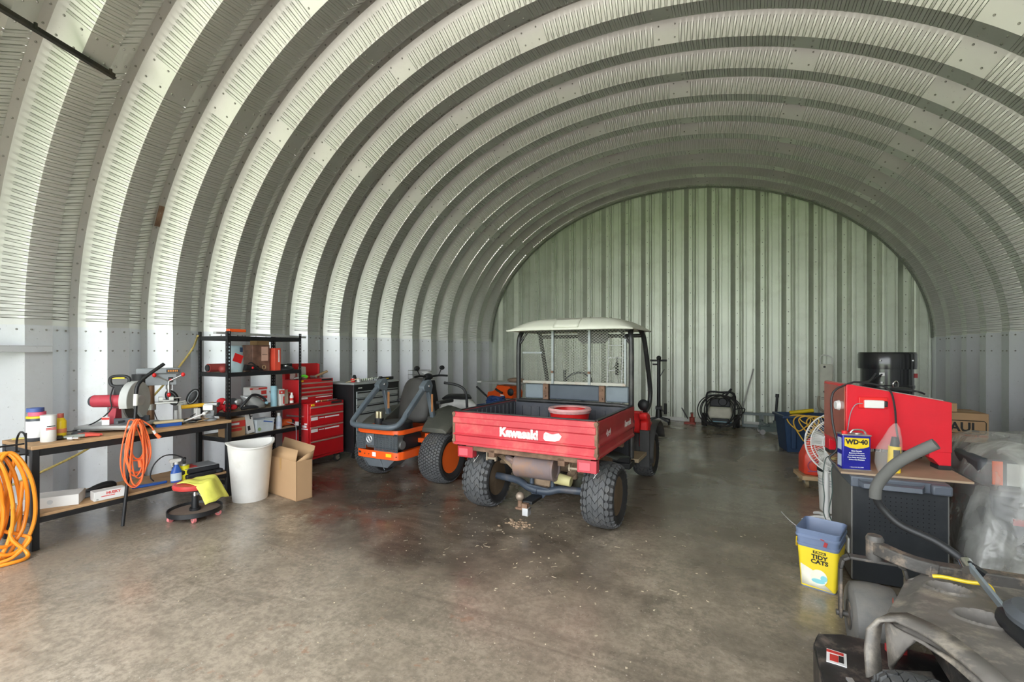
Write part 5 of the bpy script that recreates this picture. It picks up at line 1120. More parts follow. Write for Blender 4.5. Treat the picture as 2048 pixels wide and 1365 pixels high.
b = B(mat('rusty_parts',(.25,.17,.12),.8,bump=.4)); b.ball((.02,0,.03),.10,(1.8,1,.5),n=16,k=8); tag(b.make('rope_bundle', loc=(-3.85,7.76,.917)), 'brown tangled bundle lying on top of the silver saw fence', 'bundle')
t = thing('storage_crate', 'black plastic crate with blue rope on it between mower and back wall', 'crate', (-3.74,6.88,0), 5)
b = B(blackp); b.bx(-.34,-.22,0,.34,.22,.52); b.bx(-.36,-.24,.52,.36,.24,.56); b.make('tub', t, bev=.01); b = B(dgrey); b.bx(-.10,-.245,.42,.10,-.22,.46); b.make('handle', t)
t = thing('blue_rope', 'dark blue rope bundle heaped on the black crate behind the mower lever', 'rope', (-3.76,6.84,.56))
b = B(mat('rope_blue',(.03,.07,.22),.8,var=.4,scale=30)); rr3 = random.Random(11)
for k in range(7): b.tube([(.20*(1-.06*k)*math.cos(a)+.03*rr3.random(), .14*math.sin(a), .02+.022*k+.012*math.sin(3*a+k)) for a in np.linspace(0,2*math.pi,12,endpoint=False)], .014, n=6, closed=True, sm=3)
b.tube([(-.2,0,.03),(-.3,-.1,.02),(-.2,-.16,.02),(.1,-.17,.02),(.26,-.12,.02)], .012, n=6); b.make('strands', t)

# ladder and tools on the end wall
t = thing('step_ladder', 'aluminium ladder leaning on the back wall seen through the vehicle mesh', 'ladder', (-2.585,10.33,0))
b = B(alu)
for x in (-.16,.16): b.bar((x,-.22,0),(x,.0,1.84),.025,.06)
b.make('side_rail', t, bev=.003)
for i in range(6):
    z = .22+.28*i; b = B(alu); b.bar((-.16,-.22+.22*z/1.84,z),(.16,-.22+.22*z/1.84,z),.05,.02); b.make('rung', t)
t = thing('grease_gun', 'black grease gun hanging on the right side of the aluminium ladder', 'tool', (-2.52,10.13,1.06))
b = B(black); b.cyl((0,0,-.10),(0,0,.18),.035,n=12); b.cyl((0,0,.18),(0,0,.30),.015,n=8); b.bar((0,0,.14),(-.09,0,.05),.015,.015); b.make('barrel', t); b = B(steel); b.tube([(0,0,-.10),(.03,0,-.25),(.0,0,-.36)], .008, n=6); b.make('hose', t)
# floor jacks and small things along the wall
t = thing('lift_jack', 'tall black lift jack with cross handle standing at the back wall right of the vehicle', 'jack', (-1.585,9.85,0), 5)
b = B(black); b.cyl((0,0,.25),(0,0,1.33),.038,.034,n=14); b.ball((0,0,1.35),.05,n=12,k=8); b.make('post', t)
b = B(black); b.cyl((-.17,0,1.30),(.16,0,1.30),.02,n=10); b.cyl((-.12,-.02,1.22),(0,0,1.22),.016,n=10); b.bar((.03,0,.98),(.11,-.02,1.12),.02,.012); b.make('cross_handle', t)
b = B(black); b.cyl((0,0,.12),(0,0,.36),.07,.05,n=14); b.bx(-.06,-.10,.30,.06,.10,.36); b.cyl((.13,0,.20),(.13,0,.42),.03,n=10); b.bar((0,0,.30),(.14,0,.24),.03,.03); b.make('pump', t, bev=.004)
for sx in (-1,1):
    for sy in (-1,1): b = B(dgrey); b.bar((0,0,.14),(sx*.20,sy*.18,.07),.04,.03); b.m(rubber); b.cyl((sx*.20-.014,sy*.18,.036),(sx*.20+.014,sy*.18,.036),.036,n=14); b.make('foot', t)
t = thing('bottle_jack', 'small red bottle jack with handle standing on the floor by the back wall', 'jack', (-1.0,10.12,0), 0)
jr = mat('jack_red',(.36,.06,.04),.5,dirt=(.2,.1,.07),damt=.4)
b = B(jr); b.bx(-.12,-.07,0,.10,.07,.035); b.cyl((.03,0,.03),(.03,0,.14),.05,n=16); b.cyl((.03,0,.14),(.03,0,.21),.025,n=12); b.m(rust); b.cyl((.03,0,.21),(.03,0,.235),.03,n=12); b.make('body', t, bev=.004)
b = B(black); b.bar((-.05,0,.10),(-.17,0,.32),.02,.02); b.make('lever', t)
# pressure washer
t = thing('pressure_washer', 'black and cream pressure washer with coiled hose standing at the back wall', 'pressure washer', (-.43,9.86,0), 0)
b = B(blackp)
for s in (-1,1): b.tube([(s*.24,-.20,.05),(s*.25,-.20,.12),(s*.25,.05,.16),(s*.25,.12,.35),(s*.24,.12,.66),(0,.12,.68)], .018, n=8)
b.tube([(-.24,-.2,.12),(0,-.22,.12),(.24,-.2,.12)], .018, n=8); b.make('frame', t)
b = B(mat('tank_cream',(.60,.58,.48),.5,dirt=(.3,.28,.2),damt=.3)); b.prism([(-.20,.20),(.18,.20),(.22,.30),(.18,.42),(-.18,.42),(-.22,.30)],'y',-.19,.0); b.make('tank_cover', t, bev=.03)
b = B(blackp); b.bx(-.18,-.12,.42,.18,.10,.58); b.cyl((.05,-.16,.52),(.05,-.10,.52),.08,n=18); b.make('engine', t, bev=.015); b = B(blackp); b.bx(-.15,-.15,.14,.15,.05,.20); b.make('pump', t, bev=.01)
b = B(lblue); b.bx(-.20,-.21,.10,.20,-.18,.15); b.make('pump_plate', t)
for s in (-1,1): b = B(rubber); b.lathe([(.06,-.035),(.12,-.04),(.135,0),(.12,.04),(.06,.035)], (s*.30,.08,.135),(1,0,0),n=24); b.m(alu); b.cyl((s*.30-.02,.08,.135),(s*.30+.02,.08,.135),.06,n=14); b.make('wheel', t)
b = B(rubber); rr4 = random.Random(4)
for k in range(5): 
    q = .30+.05*rr4.random(); b.tube([(q*math.cos(a)*1.0+.04*k-.08, -.24-.012*k, .36+q*math.sin(a)*.95) for a in np.linspace(0,2*math.pi,14,endpoint=False)], .011, n=6, closed=True, sm=3)
b.tube([(.25,-.26,.4),(.42,-.2,.42),(.38,-.25,.32),(.2,-.28,.2),(0,-.3,.03)], .011, n=6); b.make('hose', t)
b = B(blackp); b.tube([(.05,-.2,.66),(.16,-.2,.72),(.24,-.2,.66),(.18,-.2,.6)], .016, n=8, closed=True); b.cyl((.10,-.2,.64),(.20,-.2,.78),.02,n=8); b.make('spray_gun', t)
t = thing('steel_rod', 'grey steel rod with round foot leaning against the back wall', 'rod', (0,0,0))
b = B(mat('rod_steel',(.42,.42,.40),.45,.5)); b.cyl((-.13,10.10,.03),(.152,10.38,1.14),.012,n=10); b.m(alu); b.cyl((-.13,10.10,.035),(-.09,10.135,.27),.028,n=12); b.make('shaft', t)
b = B(greyp); b.cyl((-.13,10.10,0),(-.13,10.10,.03),.07,n=18); b.make('foot', t)
b = B(mat('frame_grey',(.23,.27,.27),.5)); b.bar((-.05,10.28,.26),(.27,10.28,.25),.05,.05); b.bar((-.05,10.20,.03),(.27,10.20,.03),.05,.05); b.bar((-.04,10.24,.03),(-.04,10.24,.26),.03,.03); b.bar((.26,10.24,.03),(.26,10.24,.26),.03,.03)
tag(b.make('sawhorse', bev=.003), 'low grey rectangular steel frame standing between rod and trolley jack', 'frame')
t = thing('trolley_jack', 'grey trolley jack with upright black handle by the back wall', 'jack', (.43,9.55,0), 8)
tj = mat('jack_green',(.12,.16,.15),.5,dirt=(.25,.2,.14),damt=.4)
b = B(tj); b.bx(-.20,-.11,.05,.20,-.08,.14); b.bx(-.20,.08,.05,.20,.11,.14); b.bx(-.05,-.09,.08,.08,.09,.19); b.cyl((.06,0,.1),(.06,0,.24),.04,n=12); b.make('chassis', t, bev=.004)
b = B(tj); b.bar((-.05,0,.15),(-.18,0,.22),.05,.03); b.cyl((-.18,0,.22),(-.18,0,.25),.04,n=14); b.make('lift_arm', t)
b = B(black); b.cyl((.06,0,.22),(.09,.02,.66),.022,n=10); b.cyl((.09,.02,.66),(.093,.022,.72),.03,n=10); b.cyl((.073,.0,.36),(.077,.0,.40),.04,n=10); b.make('handle', t)
for x in (-.17,.16):
    for s in (-1,1): b = B(steel); b.cyl((x,s*.115,.045),(x,s*.15,.045),.045,n=16); b.make('wheel', t)
# tote with lid, cord
t = thing('storage_tote', 'dark blue plastic storage tote standing open on the floor right of the trolley jack', 'tote', (.80,8.20,0), 12)
b = B(navy); b.loft([[(sx*w,sy*d,z) for sx,sy in ((-1,-1),(1,-1),(1,1),(-1,1))] for w,d,z in ((.29,.20,0),(.34,.24,.50),(.37,.27,.50),(.37,.27,.54),(.33,.235,.54),(.28,.19,.02))])
b.make('tub', t, bev=.01)
b = B(navy)
for x in (-.22,0,.22): b.bx(x-.03,-.262,.06,x+.03,-.215,.48)
b.make('rib', t, bev=.006)
b = B(navy); b.bx(-.37,-.02,0,.37,.02,.50); b.bx(-.40,-.03,0,.40,.03,.03); b.xf(Matrix.Translation((1.33,8.40,.16)) @ Matrix.Rotation(R(75),4,'Z') @ Matrix.Rotation(R(-14),4,'X'))
tag(b.make('tote_lid', bev=.008), 'dark blue tote lid leaning upright against the right end of the tote', 'lid')
b = B(yellow); b.cyl((-.16,0,0),(.16,0,.05),.030,n=12); tag(b.make('yellow_handle', loc=(.78,8.42,.53), rz=6), 'yellow plastic handle poking out of the blue tote', 'handle')  # plain yellow handle of an unidentified tool, not a roller
b = B(mat('frame_grey',(.23,.27,.27))); b.bar((.25,10.25,.27),(.92,10.25,.25),.06,.05); b.bar((.30,10.22,0),(.30,10.22,.26),.04,.04); b.bar((.86,10.22,0),(.86,10.22,.25),.04,.04); tag(b.make('steel_trestle', bev=.003), 'grey steel trestle behind the blue tote at the back wall', 'trestle')
t = thing('extension_cord', 'yellow extension cord coil hanging over the front of the blue tote', 'cord', (.82,7.90,0))
b = B(mat('cord_yellow',(.80,.48,.06),.5)); rr5 = random.Random(9)
for k in range(6): 
    ex = .10+.06*rr5.random(); ez = .06+.14*rr5.random(); z0 = .56-ez
    b.tube([(.06*k-.12+ex*math.cos(a)+.04*math.sin(a*2), -.02-.015*k+.03*math.sin(a), z0+ez*math.sin(a)) for a in np.linspace(0,2*math.pi,12,endpoint=False)], .009, n=6, closed=True, sm=3)
b.make('cable', t)
t = thing('hand_truck', 'white panel hand truck with wire loop handle standing upright at the back wall', 'hand truck', (1.345,10.26,0))
b = B(mat('truck_white',(.70,.70,.60),.5,dirt=(.4,.4,.3),damt=.2)); b.bx(-.095,-.01,.12,.085,.02,1.25); b.bx(-.105,-.03,.12,-.09,.03,1.25); b.bx(.08,-.03,.12,.095,.03,1.25); b.make('back_panel', t, bev=.003)
b = B(white); b.tube([(-.095,0,1.25),(-.095,0,1.36),(-.06,0,1.42),(.04,0,1.40),(.085,0,1.35),(.085,0,1.25)], .009, n=8); b.make('loop_handle', t)
b = B(black)
for z in (1.20,.74): b.cyl((-.03,-.013,z),(-.03,-.009,z),.02,n=12)
b.bx(-.08,-.013,.60,.075,-.009,.61); b.bx(-.08,-.013,.63,.075,-.009,.64); b.make('slot', t)
b = B(mat('strap_tan',(.40,.36,.28),.6)); b.tube([(-.12,-.03,.66),(-.13,-.05,.5),(-.10,-.06,.42),(.0,-.07,.36),(.12,-.08,.32),(.2,-.08,.30)], .022, n=8); b.bx(-.16,-.20,.05,.24,.0,.10); b.make('base_strap', t)
b = B(rust); b.ball((.22,-.10,.34),.08,(1.3,.8,.8),n=14,k=10); b.cyl((.22,-.1,.0),(.22,-.1,.3),.05,n=12); b.make('hook', t)

# ================================================================== RIGHT SIDE
# pedestal fan
t = thing('pedestal_fan', 'white pedestal fan with round cage standing left of the pegboard cabinet', 'fan', (.637,4.84,0), 0)
b = B(white); b.cyl((0,0,.02),(0,0,.66),.021,.019,n=14); b.make('pole', t)
b = B(white)
for a in (20,110,200,290):
    b.tube([(0,0,.04),(.10*math.cos(R(a)),.10*math.sin(R(a)),.045),(.20*math.cos(R(a)),.20*math.sin(R(a)),.014)], .014, n=8)
b.make('base_feet', t)
FANC = Vector((.10,-.04,.70)); dF = Vector((-.30,-.95,.10)).normalized(); uF = dF.cross(Vector((0,0,1))).normalized(); vF = uF.cross(dF)
b = B(white); RFN = .265
def FP(r, a, d): return FANC + uF*(r*math.cos(a)) + vF*(r*math.sin(a)) + dF*d
for r, d in ((RFN,.0),(RFN,.03),(RFN*.80,.065),(RFN*.80,-.05),(.07,.09),(RFN*.45,.085)): b.tube([FP(r,a,d) for a in np.linspace(0,2*math.pi,40,endpoint=False)], .0045, n=6, closed=True, sm=1)
for i in range(72):
    a = 2*math.pi*i/72; b.tube([FP(.07,a+.25,.09),FP(RFN*.5,a+.1,.083),FP(RFN*.80,a,.065),FP(RFN,a,.03),FP(RFN,a,0)], .0016, n=4, sm=1)
    if i % 2 == 0: b.tube([FP(RFN,a,0),FP(RFN*.8,a,-.05),FP(.06,a,-.07)], .0016, n=4, sm=1)
b.make('guard', t)
b = B(mat('blade_white',(.72,.72,.70),.35))
for i in range(5):
    a = 2*math.pi*i/5; b.add([FP(.04,a,.0),FP(.14,a-.25,.03),FP(.225,a-.15,.025),FP(.225,a+.45,-.015),FP(.12,a+.5,-.02)],[(0,1,2,3,4)])
b.make('blade', t, solid=.004)
b = B(white); b.cyl(FP(0,0,.095),FP(0,0,.08),.07,n=24); b.make('guard_cap', t); b = B(white); b.cyl(FP(0,0,-.07),FP(0,0,-.19),.075,.05,n=20); b.make('motor_housing', t)
# buckets, gas can, dolly
t = thing('plastic_bucket', 'white five gallon bucket standing on the floor behind the fan pole, lower of two nested', 'bucket', (.765,5.22,0))
b = B(wpaint); b.lathe([(.130,0),(.135,.005),(.148,.33),(.152,.335),(.152,.37),(.145,.37),(.128,.01),(0,.008)], n=32); b.make('pail', t)
b = B(mat('pail_print',(.35,.38,.42),.6)); k0 = 0
for z in (.30,.275,.25): b.lathe([(.1475,z),(.1478,z+.006)], n=32); b.f = b.f[:-2]; b.fm = b.fm[:-2]
b.make('print_line', t)
t = thing('plastic_bucket', 'white bucket with black rim band nested on top of the lower white bucket', 'bucket', (.765,5.22,.195))
b = B(wpaint); b.lathe([(.120,.0),(.138,.18),(.145,.33),(.152,.335),(.152,.36),(.143,.36),(.118,.01),(0,.008)], n=32); b.make('pail', t); b = B(blackp); b.lathe([(.149,.178),(.156,.178),(.156,.205),(.149,.205)], n=32); b.make('rim_band', t)
t = thing('gas_can', 'red plastic gas can sitting on the small wooden dolly behind the fan', 'gas can', (.735,6.12,.135), 14)
gc = mat('gas_red',(.70,.06,.03),.4)
b = B(gc); b.loft([[(sx*w,sy*d,z) for sx,sy in ((-1,-.6),(-.6,-1),(.6,-1),(1,-.6),(1,.6),(.6,1),(-.6,1),(-1,.6))] for w,d,z in ((.17,.12,0),(.18,.13,.02),(.18,.13,.20),(.14,.10,.31),(.05,.05,.36))]); b.make('tank', t, bev=.01)
b = B(gc); b.tube([(-.12,0,.30),(-.08,0,.38),(.06,0,.40),(.14,0,.30)], .02, n=8); b.m(blackp); b.cyl((0,0,.36),(0,0,.40),.03,n=14); b.make('carry_handle', t)
b = B(mat('purple_print',(.35,.10,.22),.6)); b.tube([(-.10+.06*math.cos(a),-.134,.11+.06*math.sin(a)) for a in np.linspace(0,2*math.pi,16,endpoint=False)], .004, n=5, closed=True, sm=1); b.bx(-.16,-.134,.045,-.03,-.1315,.052); b.make('printing', t)
t = thing('dolly', 'small wooden moving dolly under the red gas can', 'dolly', (.745,6.12,0), 10)
b = B(wood); b.bx(-.22,-.17,.09,.22,.17,.134); b.make('platform', t, bev=.003)
for x in (-.17,.17):
    for y in (-.12,.12): b = B(mat('caster_brass',(.35,.27,.16),.5,.5)); b.cyl((x-.016,y,.045),(x+.016,y,.045),.045,n=16); b.m(steel); b.bx(x-.022,y-.02,.05,x+.022,y+.02,.09); b.make('caster', t)
# pegboard cabinet
t = thing('pegboard_cabinet', 'low black cabinet with perforated front and grey plastic top trim under the plywood sheet', 'cabinet', (.86,3.68,0), 2)
b = B(mat('cabinet_side',(.20,.195,.185),.5,.3,dirt=(.12,.11,.1),damt=.3)); b.bx(-.245,.0,.02,-.235,.60,.68); b.bx(.235,0,.02,.245,.60,.68); b.bx(-.245,.59,.02,.245,.60,.68); b.bx(-.245,0,.02,.245,.60,.03); b.make('side_panel', t, bev=.002)
b = B(mat('pegboard_black',(.020,.023,.027),.42,dirt=(.08,.08,.08),damt=.2,spots=.3)); b.bx(-.236,-.006,.02,.236,.0,.62); b.make('front_panel', t)
b = B(mat('peg_hole',(.002,.002,.002),.9))
for i in range(13):
    for j in range(9): x = -.15+.027*i; z = .36+.027*j; b.cyl((x,-.0066,z),(x,-.0058,z),.0035,n=6)
b.make('peg_hole', t)
trim = mat('trim_bluegrey',(.10,.115,.145),.4)
b = B(trim); b.bx(-.248,-.010,.62,.248,.61,.688); b.make('top_trim', t, bev=.008)
b = B(trim); b.loft([[(-.21,-.012,.672),(.12,-.012,.672),(.12,-.012-d*.4,z),(.10,-.012-d,z-.01),(-.19,-.012-d,z-.01),(-.21,-.012-d*.4,z)] for d,z in ((.005,.675),(.045,.668),(.05,.640),(.02,.628))]); b.make('front_handle', t, bev=.006)
b = B(trim); b.bx(.15,-.05,.625,.248,.0,.686); b.make('corner_cap', t, bev=.012)
b = B(white); b.bx(-.258,.03,.17,-.245,.14,.27); b.m(clear); b.lathe([(0,0),(.03,.0),(.035,.01),(0,.012)], (-.258,.085,.235), (-1,0,0), n=18); b.make('outlet', t, bev=.006)
t = thing('plywood_sheet', 'thin plywood sheet lying as a top on the pegboard cabinet', 'plywood', (0,0,0))
b = B(mat('plywood_grey',(.40,.29,.20),.75,var=.1,dirt=(.25,.2,.15),damt=.4)); b.prism([(.565,3.70),(1.24,3.76),(1.22,4.56),(.585,4.52)],'z',.690,.703); b.make('sheet', t)
# oil can
t = thing('oil_can', 'blue and yellow one gallon oil can standing at the left front of the plywood sheet', 'can', (.655,3.825,.7035), 11)
cb = mat('can_blue',(.020,.022,.30),.3,.2)
b = B(cb); b.bx(-.082,-.045,0,.082,.045,.235); b.make('can_body', t, bev=.008)
b = B(steel); b.bx(-.085,-.048,0,.085,.048,.006); b.make('bottom_rim', t); b = B(steel); b.bx(-.086,-.049,.228,.086,.049,.238); b.cyl((.02,0,.236),(.02,0,.246),.03,n=16); b.make('rim', t, bev=.003); b = B(steel); b.tube([(-.02,0,.24),(.0,0,.262),(.05,0,.262),(.07,0,.24)], .006, n=6); b.make('handle', t)
b = B(redb); b.cyl((-.06,-.02,.238),(-.06,-.02,.258),.018,n=14); b.make('spout_cap', t)
b = B(yellow); sh = [(-.07,.215),(.07,.215),(.07,.160),(.04,.148),(0,.142),(-.04,.148),(-.07,.160)]; b.prism(sh,'y',-.0475,-.0455); b.make('yellow_shield', t)
lettering(t, 'WD\u00b740', .043, (0,-.0480,.187), (1,0,0), (0,0,1), print_dark, bold=.0022, sx=.95)
for i, (s_, w_) in enumerate((('Stops Squeaks',.0105),('Removes & Protects',.0105),('Loosens Rusted Parts',.0105),('Frees Sticky Mechanisms',.0105),('Drives Out Moisture',.0105))):
    lettering(t, s_, w_, (0,-.0462,.128-.0145*i), (1,0,0), (0,0,1), print_white, bold=.0003)
lettering(t, '1 GALLON/3.78 LITERS', .008, (0,-.0462,.020), (1,0,0), (0,0,1), print_white)
b = B(mat('pale_panel_blue',(.55,.62,.75),.5)); b.bx(-.0832,-.03,.13,-.0822,.03,.21); b.bx(-.0832,-.03,.02,-.0822,.03,.10); b.make('side_label', t)
# blast cabinet
t = thing('blast_cabinet', 'large red sheet metal blast cabinet standing on the plywood sheet', 'blast cabinet', (.637,3.965,.7035), 9)
rc = mat('blast_red',(.72,.012,.028),.3,var=.04,coat=.3)
b = B(rc); L_ = .60; b.loft([[(x,.0,.115),(x,.46,.115),(x,.46,z),(x,.0,z)] for x,z in ((0,.555),(.02,.56),(L_-.005,.452),(L_,.448))]); b.make('body', t, bev=.004)
b = B(mat('top_grey',(.40,.38,.35),.5,.2,dirt=(.3,.28,.25),damt=.4)); b.loft([[(x,.015,z),(x,.45,z),(x,.45,z+.006),(x,.015,z+.006)] for x,z in ((.06,.548),(.56,.459))]); b.make('top_window', t)
for x in (.005,.475):
    for y in (.0,.36):
        b = B(rc); b.prism([(x,.116),(x+.12,.116),(x+.12,.028),(x+.055,.028),(x+.02,.07),(x,.08)] if x > .1 else [(x,.116),(x+.12,.116),(x+.12,.08),(x+.1,.07),(x+.065,.028),(x,.028)],'y',y,y+.10); b.m(rubber); b.bx(x+.05 if x > .1 else x,y,0,x+.12 if x > .1 else x+.07,y+.10,.028); b.make('leg', t, bev=.002)
b = B(white); b.bx(.10,-.03,.40,.215,-.006,.455); b.m(redb); b.bx(.07,-.012,.395,.24,-.001,.475); b.m(blackp); b.bx(.215,-.028,.41,.235,-.006,.45); b.make('light_box', t, bev=.006)
b = B(print_white); b.cyl((-.001,.12,.40),(-.03,.12,.40),.038,.03,n=20); b.make('round_knob', t)
b = B(mat('glassy_red',(.42,.10,.07),.12,coat=.6)); b.bx(-.006,.02,.14,-.001,.44,.54); b.make('door_glass', t)
b = B(blackp); b.tube([(.05,.02,.575),(-.08,.0,.50),(-.09,-.02,.30),(-.07,-.05,.12),(-.12,-.06,.05),(-.09,-.08,.006)], .007, n=6); b.tube([(.05,.02,.575),(.16,.02,.565),(.25,-.0,.53),(.27,-.03,.42),(.28,-.03,.27),(.30,-.02,.16)], .0065, n=6); b.tube([(.05,.02,.575),(.22,.25,.57),(.34,.45,.62)], .007, n=6); b.make('power_cord', t)
b = B(greyp); b.tube([(.09,-.02,.43),(.05,-.015,.42),(.02,-.01,.35),(.0,-.01,.2)], .003, n=5); b.make('lamp_wire', t)
b = B(blackp); b.ball((.40,.2,.50),.06,(1.2,1,.35),n=14,k=8); b.tube([(.34,.2,.505),(.42,.1,.50),(.50,.2,.49),(.56,.25,.47)], .007, n=6); tag(b.make('dust_gun', loc=(.637,3.965,.719), rz=9), 'black cable and gun lying on top of the red blast cabinet', 'gun')
# bagged flashlight
t = thing('bagged_flashlight', 'yellow and black flashlight in a clear plastic bag standing right of the oil can', 'flashlight', (.862,3.835,.7035), 10)
b = B(yellow); b.cyl((.01,0,.0),(.015,0,.17),.036,.034,n=18); b.make('barrel', t)
b = B(blackp); b.cyl((.015,0,.17),(.017,0,.23),.026,.018,n=14); b.bx(-.005,-.037,.03,.03,-.03,.15); b.make('grip', t)
b = B(mat('clear_bag',(.90,.90,.90),.15,var=.02,alpha=.14,bump=.5)); b.loft([[(x0_+s*.075*math.cos(a), s2*.045*math.sin(a), z) for a in np.linspace(0,2*math.pi,16,endpoint=False)] for x0_,s,s2,z in ((-.02,.8,1,.002),(-.02,1.05,1.15,.06),(-.015,1.0,1.,.15),(.0,.75,.8,.21),(.015,.40,.4,.29),(.02,.12,.1,.32))]); b.make('bag', t)
# string of wires hanging at the plywood corner
b = B(mat('wire_dark',(.06,.09,.08),.6)); b.tube([(.56,4.15,.71),(.53,4.1,.69),(.515,4.1,.55),(.525,4.1,.42),(.52,4.1,.30),(.55,4.1,.20),(.545,4.1,.10),(.50,4.1,.05)], .0035, n=5); b.tube([(.57,3.95,.71),(.545,3.93,.66),(.55,3.93,.50),(.53,3.93,.36),(.56,3.93,.25),(.55,3.93,.14),(.52,3.93,.08)], .0035, n=5); b.m(mat('brass_coil',(.40,.33,.15),.5,.4)); b.tube([(.575+.03*math.cos(a),4.05+.03*math.sin(a),.712+.003*(a/6)) for a in np.linspace(0,25,40)], .003, n=5, sm=1)
tag(b.make('loose_wires'), 'thin dark wires hanging from the left edge of the plywood sheet', 'wires')
# black drum
t = thing('black_drum', 'tall black steel drum with clamped lid standing behind the red blast cabinet', 'drum', (1.56,7.18,0))
dk = mat('drum_black',(.016,.017,.02),.22,coat=.4)
b = B(dk); b.lathe([(.255,0),(.26,.01),(.26,.40),(.268,.41),(.26,.42),(.26,.80),(.268,.81),(.26,.82),(.262,1.04),(.27,1.05),(.27,1.08),(.262,1.09),(.262,1.30)], n=48); b.make('barrel', t)
b = B(dk); b.lathe([(.264,1.28),(.285,1.28),(.288,1.32),(.288,1.46),(.28,1.475),(.285,1.48),(.25,1.485),(0,1.487)], n=48); b.make('lid', t)
b = B(chrome); b.tube([(.02,-.265,1.02),(.0,-.28,1.10),(.03,-.28,1.14),(.05,-.28,1.10),(.03,-.265,1.02)], .008, n=6); b.bx(.0,-.285,.98,.06,-.262,1.03); b.make('clamp', t)
b = B(print_white); b.ob((-.10,-.262,1.22),(.05,.02,.04)); b.ob((-.10,-.255,1.12),(.02,.02,.02)); b.ob((-.12,-.265,1.385),(.015,.05,.015)); b.ob((.20,-.205,1.385),(.015,.03,.015)); b.m(redside); b.ob((.262,-.05,1.2),(.04,.04,.05)); b.make('fitting', t)
b = B(blackp); b.tube([(-.10,-.27,1.22),(-.25,-.35,1.12),(-.40,-.50,1.02),(-.5,-.7,.9)], .009, n=6); b.make('cable', t)
# moving boxes
def mbox(name, loc, rz, d, lab):
    t = carton(name, loc, rz, d, card, lab, group=None)
    b = B(mat('box_tape',(.40,.27,.15),.5)); b.bx(-d[0]/2-.0005,-.03,d[2],d[0]/2+.0005,.03,d[2]+.001); b.bx(-d[0]/2-.001,-.03,d[2]-.08,-d[0]/2-.0002,.03,d[2]); b.make('tape', t)
    return t
mbox('moving_box', (1.90,6.46,0), 1, (.56,.44,.435), 'plain cardboard moving box on the floor under the printed box behind the blast cabinet')
t = mbox('moving_box', (1.90,6.46,.4365), 0, (.54,.42,.43), 'cardboard moving box with dark lettering and orange stripe, upper of two by the right wall')
lettering(t, 'U-HAUL', .125, (-.02,-.2115,.285), (1,0,0), (0,0,1), print_dark, bold=.004, sx=.95)
b = B(print_dark); b.tube([(-.25,-.211,.225),(.235,-.211,.225),(.25,-.211,.24),(.25,-.211,.34),(.235,-.211,.355),(-.25,-.211,.355)], .004, n=4, sm=1); b.make('logo_frame', t)
b = B(mat('orange_stripe',(.50,.12,.04),.7)); b.bx(-.27,-.2112,.195,.26,-.2100,.215); b.make('stripe', t)
lettering(t, 'the\n U-', .032, (.04,-.2115,.06), (1,0,0), (0,0,1), print_dark)
t = carton('flat_box', (1.72,6.50,.868), 4, (.46,.34,.085), card, 'flat cardboard box lying on top of the printed moving box')
# machine under a plastic sheet
t = thing('covered_machine', 'black and orange machine standing under the clear plastic sheet at the right edge', 'machine', (1.72,4.35,0), 0)
b = B(dgrey); b.bx(-.36,-.40,.30,.40,.50,.62); b.bx(-.36,-.30,.62,.36,.40,.80); b.make('housing', t, bev=.03)
b = B(mat('label_orange',(.75,.14,.05),.5)); b.bx(-.30,-.306,.64,-.25,-.30,.79); b.bx(-.12,-.306,.72,.05,-.30,.78); b.make('orange_label', t)
b = B(mat('sticker_pale',(.5,.5,.47),.5)); b.bx(-.23,-.305,.64,-.14,-.30,.78); b.make('pale_label', t)
for s in (-1,1):
    b = B(rubber); b.lathe([(.12,-.08),(.23,-.09),(.26,0),(.23,.09),(.12,.08)], (-.34 if s<0 else .42,-.1,.262),(1,0,0),n=36); b.m(greyp); b.cyl((-.40 if s<0 else .36,-.1,.262),(-.28 if s<0 else .48,-.1,.262),.12,n=20); b.make('wheel', t)
b = B(redside); b.bx(-.24,-.41,.42,.30,-.395,.46); b.make('red_bar', t)
b = B(steel); b.bar((-.25,-.42,.30),(.1,-.42,.62),.03,.02); b.tube([(-.2,-.40,.55),(-.1,-.43,.50),(.05,-.43,.52),(.2,-.42,.45)], .02, n=8); b.make('brace', t)
def sheet_mat():
    m = bpy.data.materials.new('clear_sheet'); m.use_nodes = True; N = m.node_tree.nodes; L = m.node_tree.links; bs = N['Principled BSDF']
    bs.inputs['Base Color'].default_value = (.74,.74,.70,1); bs.inputs['Roughness'].default_value = .16; bs.inputs['Alpha'].default_value = .36; bs.inputs['Specular IOR Level'].default_value = .8
    tc = N.new('ShaderNodeTexCoord'); n = N.new('ShaderNodeTexNoise'); n.inputs['Scale'].default_value = 4.5; n.inputs['Detail'].default_value = 3; n.inputs['Distortion'].default_value = .5
    L.new(tc.outputs['Object'], n.inputs['Vector']); bp = N.new('ShaderNodeBump'); bp.inputs['Strength'].default_value = .8; bp.inputs['Distance'].default_value = .05
    L.new(n.outputs['Fac'], bp.inputs['Height']); L.new(bp.outputs[0], bs.inputs['Normal'])
    mp = N.new('ShaderNodeMapping'); mp.inputs['Scale'].default_value = (4,4,1.8); L.new(tc.outputs['Object'], mp.inputs['Vector'])
    n2 = N.new('ShaderNodeTexNoise'); n2.inputs['Scale'].default_value = 1.6; n2.inputs['Detail'].default_value = 6; n2.inputs['Distortion'].default_value = .8; L.new(mp.outputs[0], n2.inputs['Vector'])
    mr = N.new('ShaderNodeMapRange'); mr.inputs[1].default_value = .38; mr.inputs[2].default_value = .66; mr.inputs[3].default_value = .24; mr.inputs[4].default_value = .56
    L.new(n2.outputs['Fac'], mr.inputs[0]); L.new(mr.outputs[0], bs.inputs['Alpha']); return m
b = B(sheet_mat()); rings = []; NS = 96
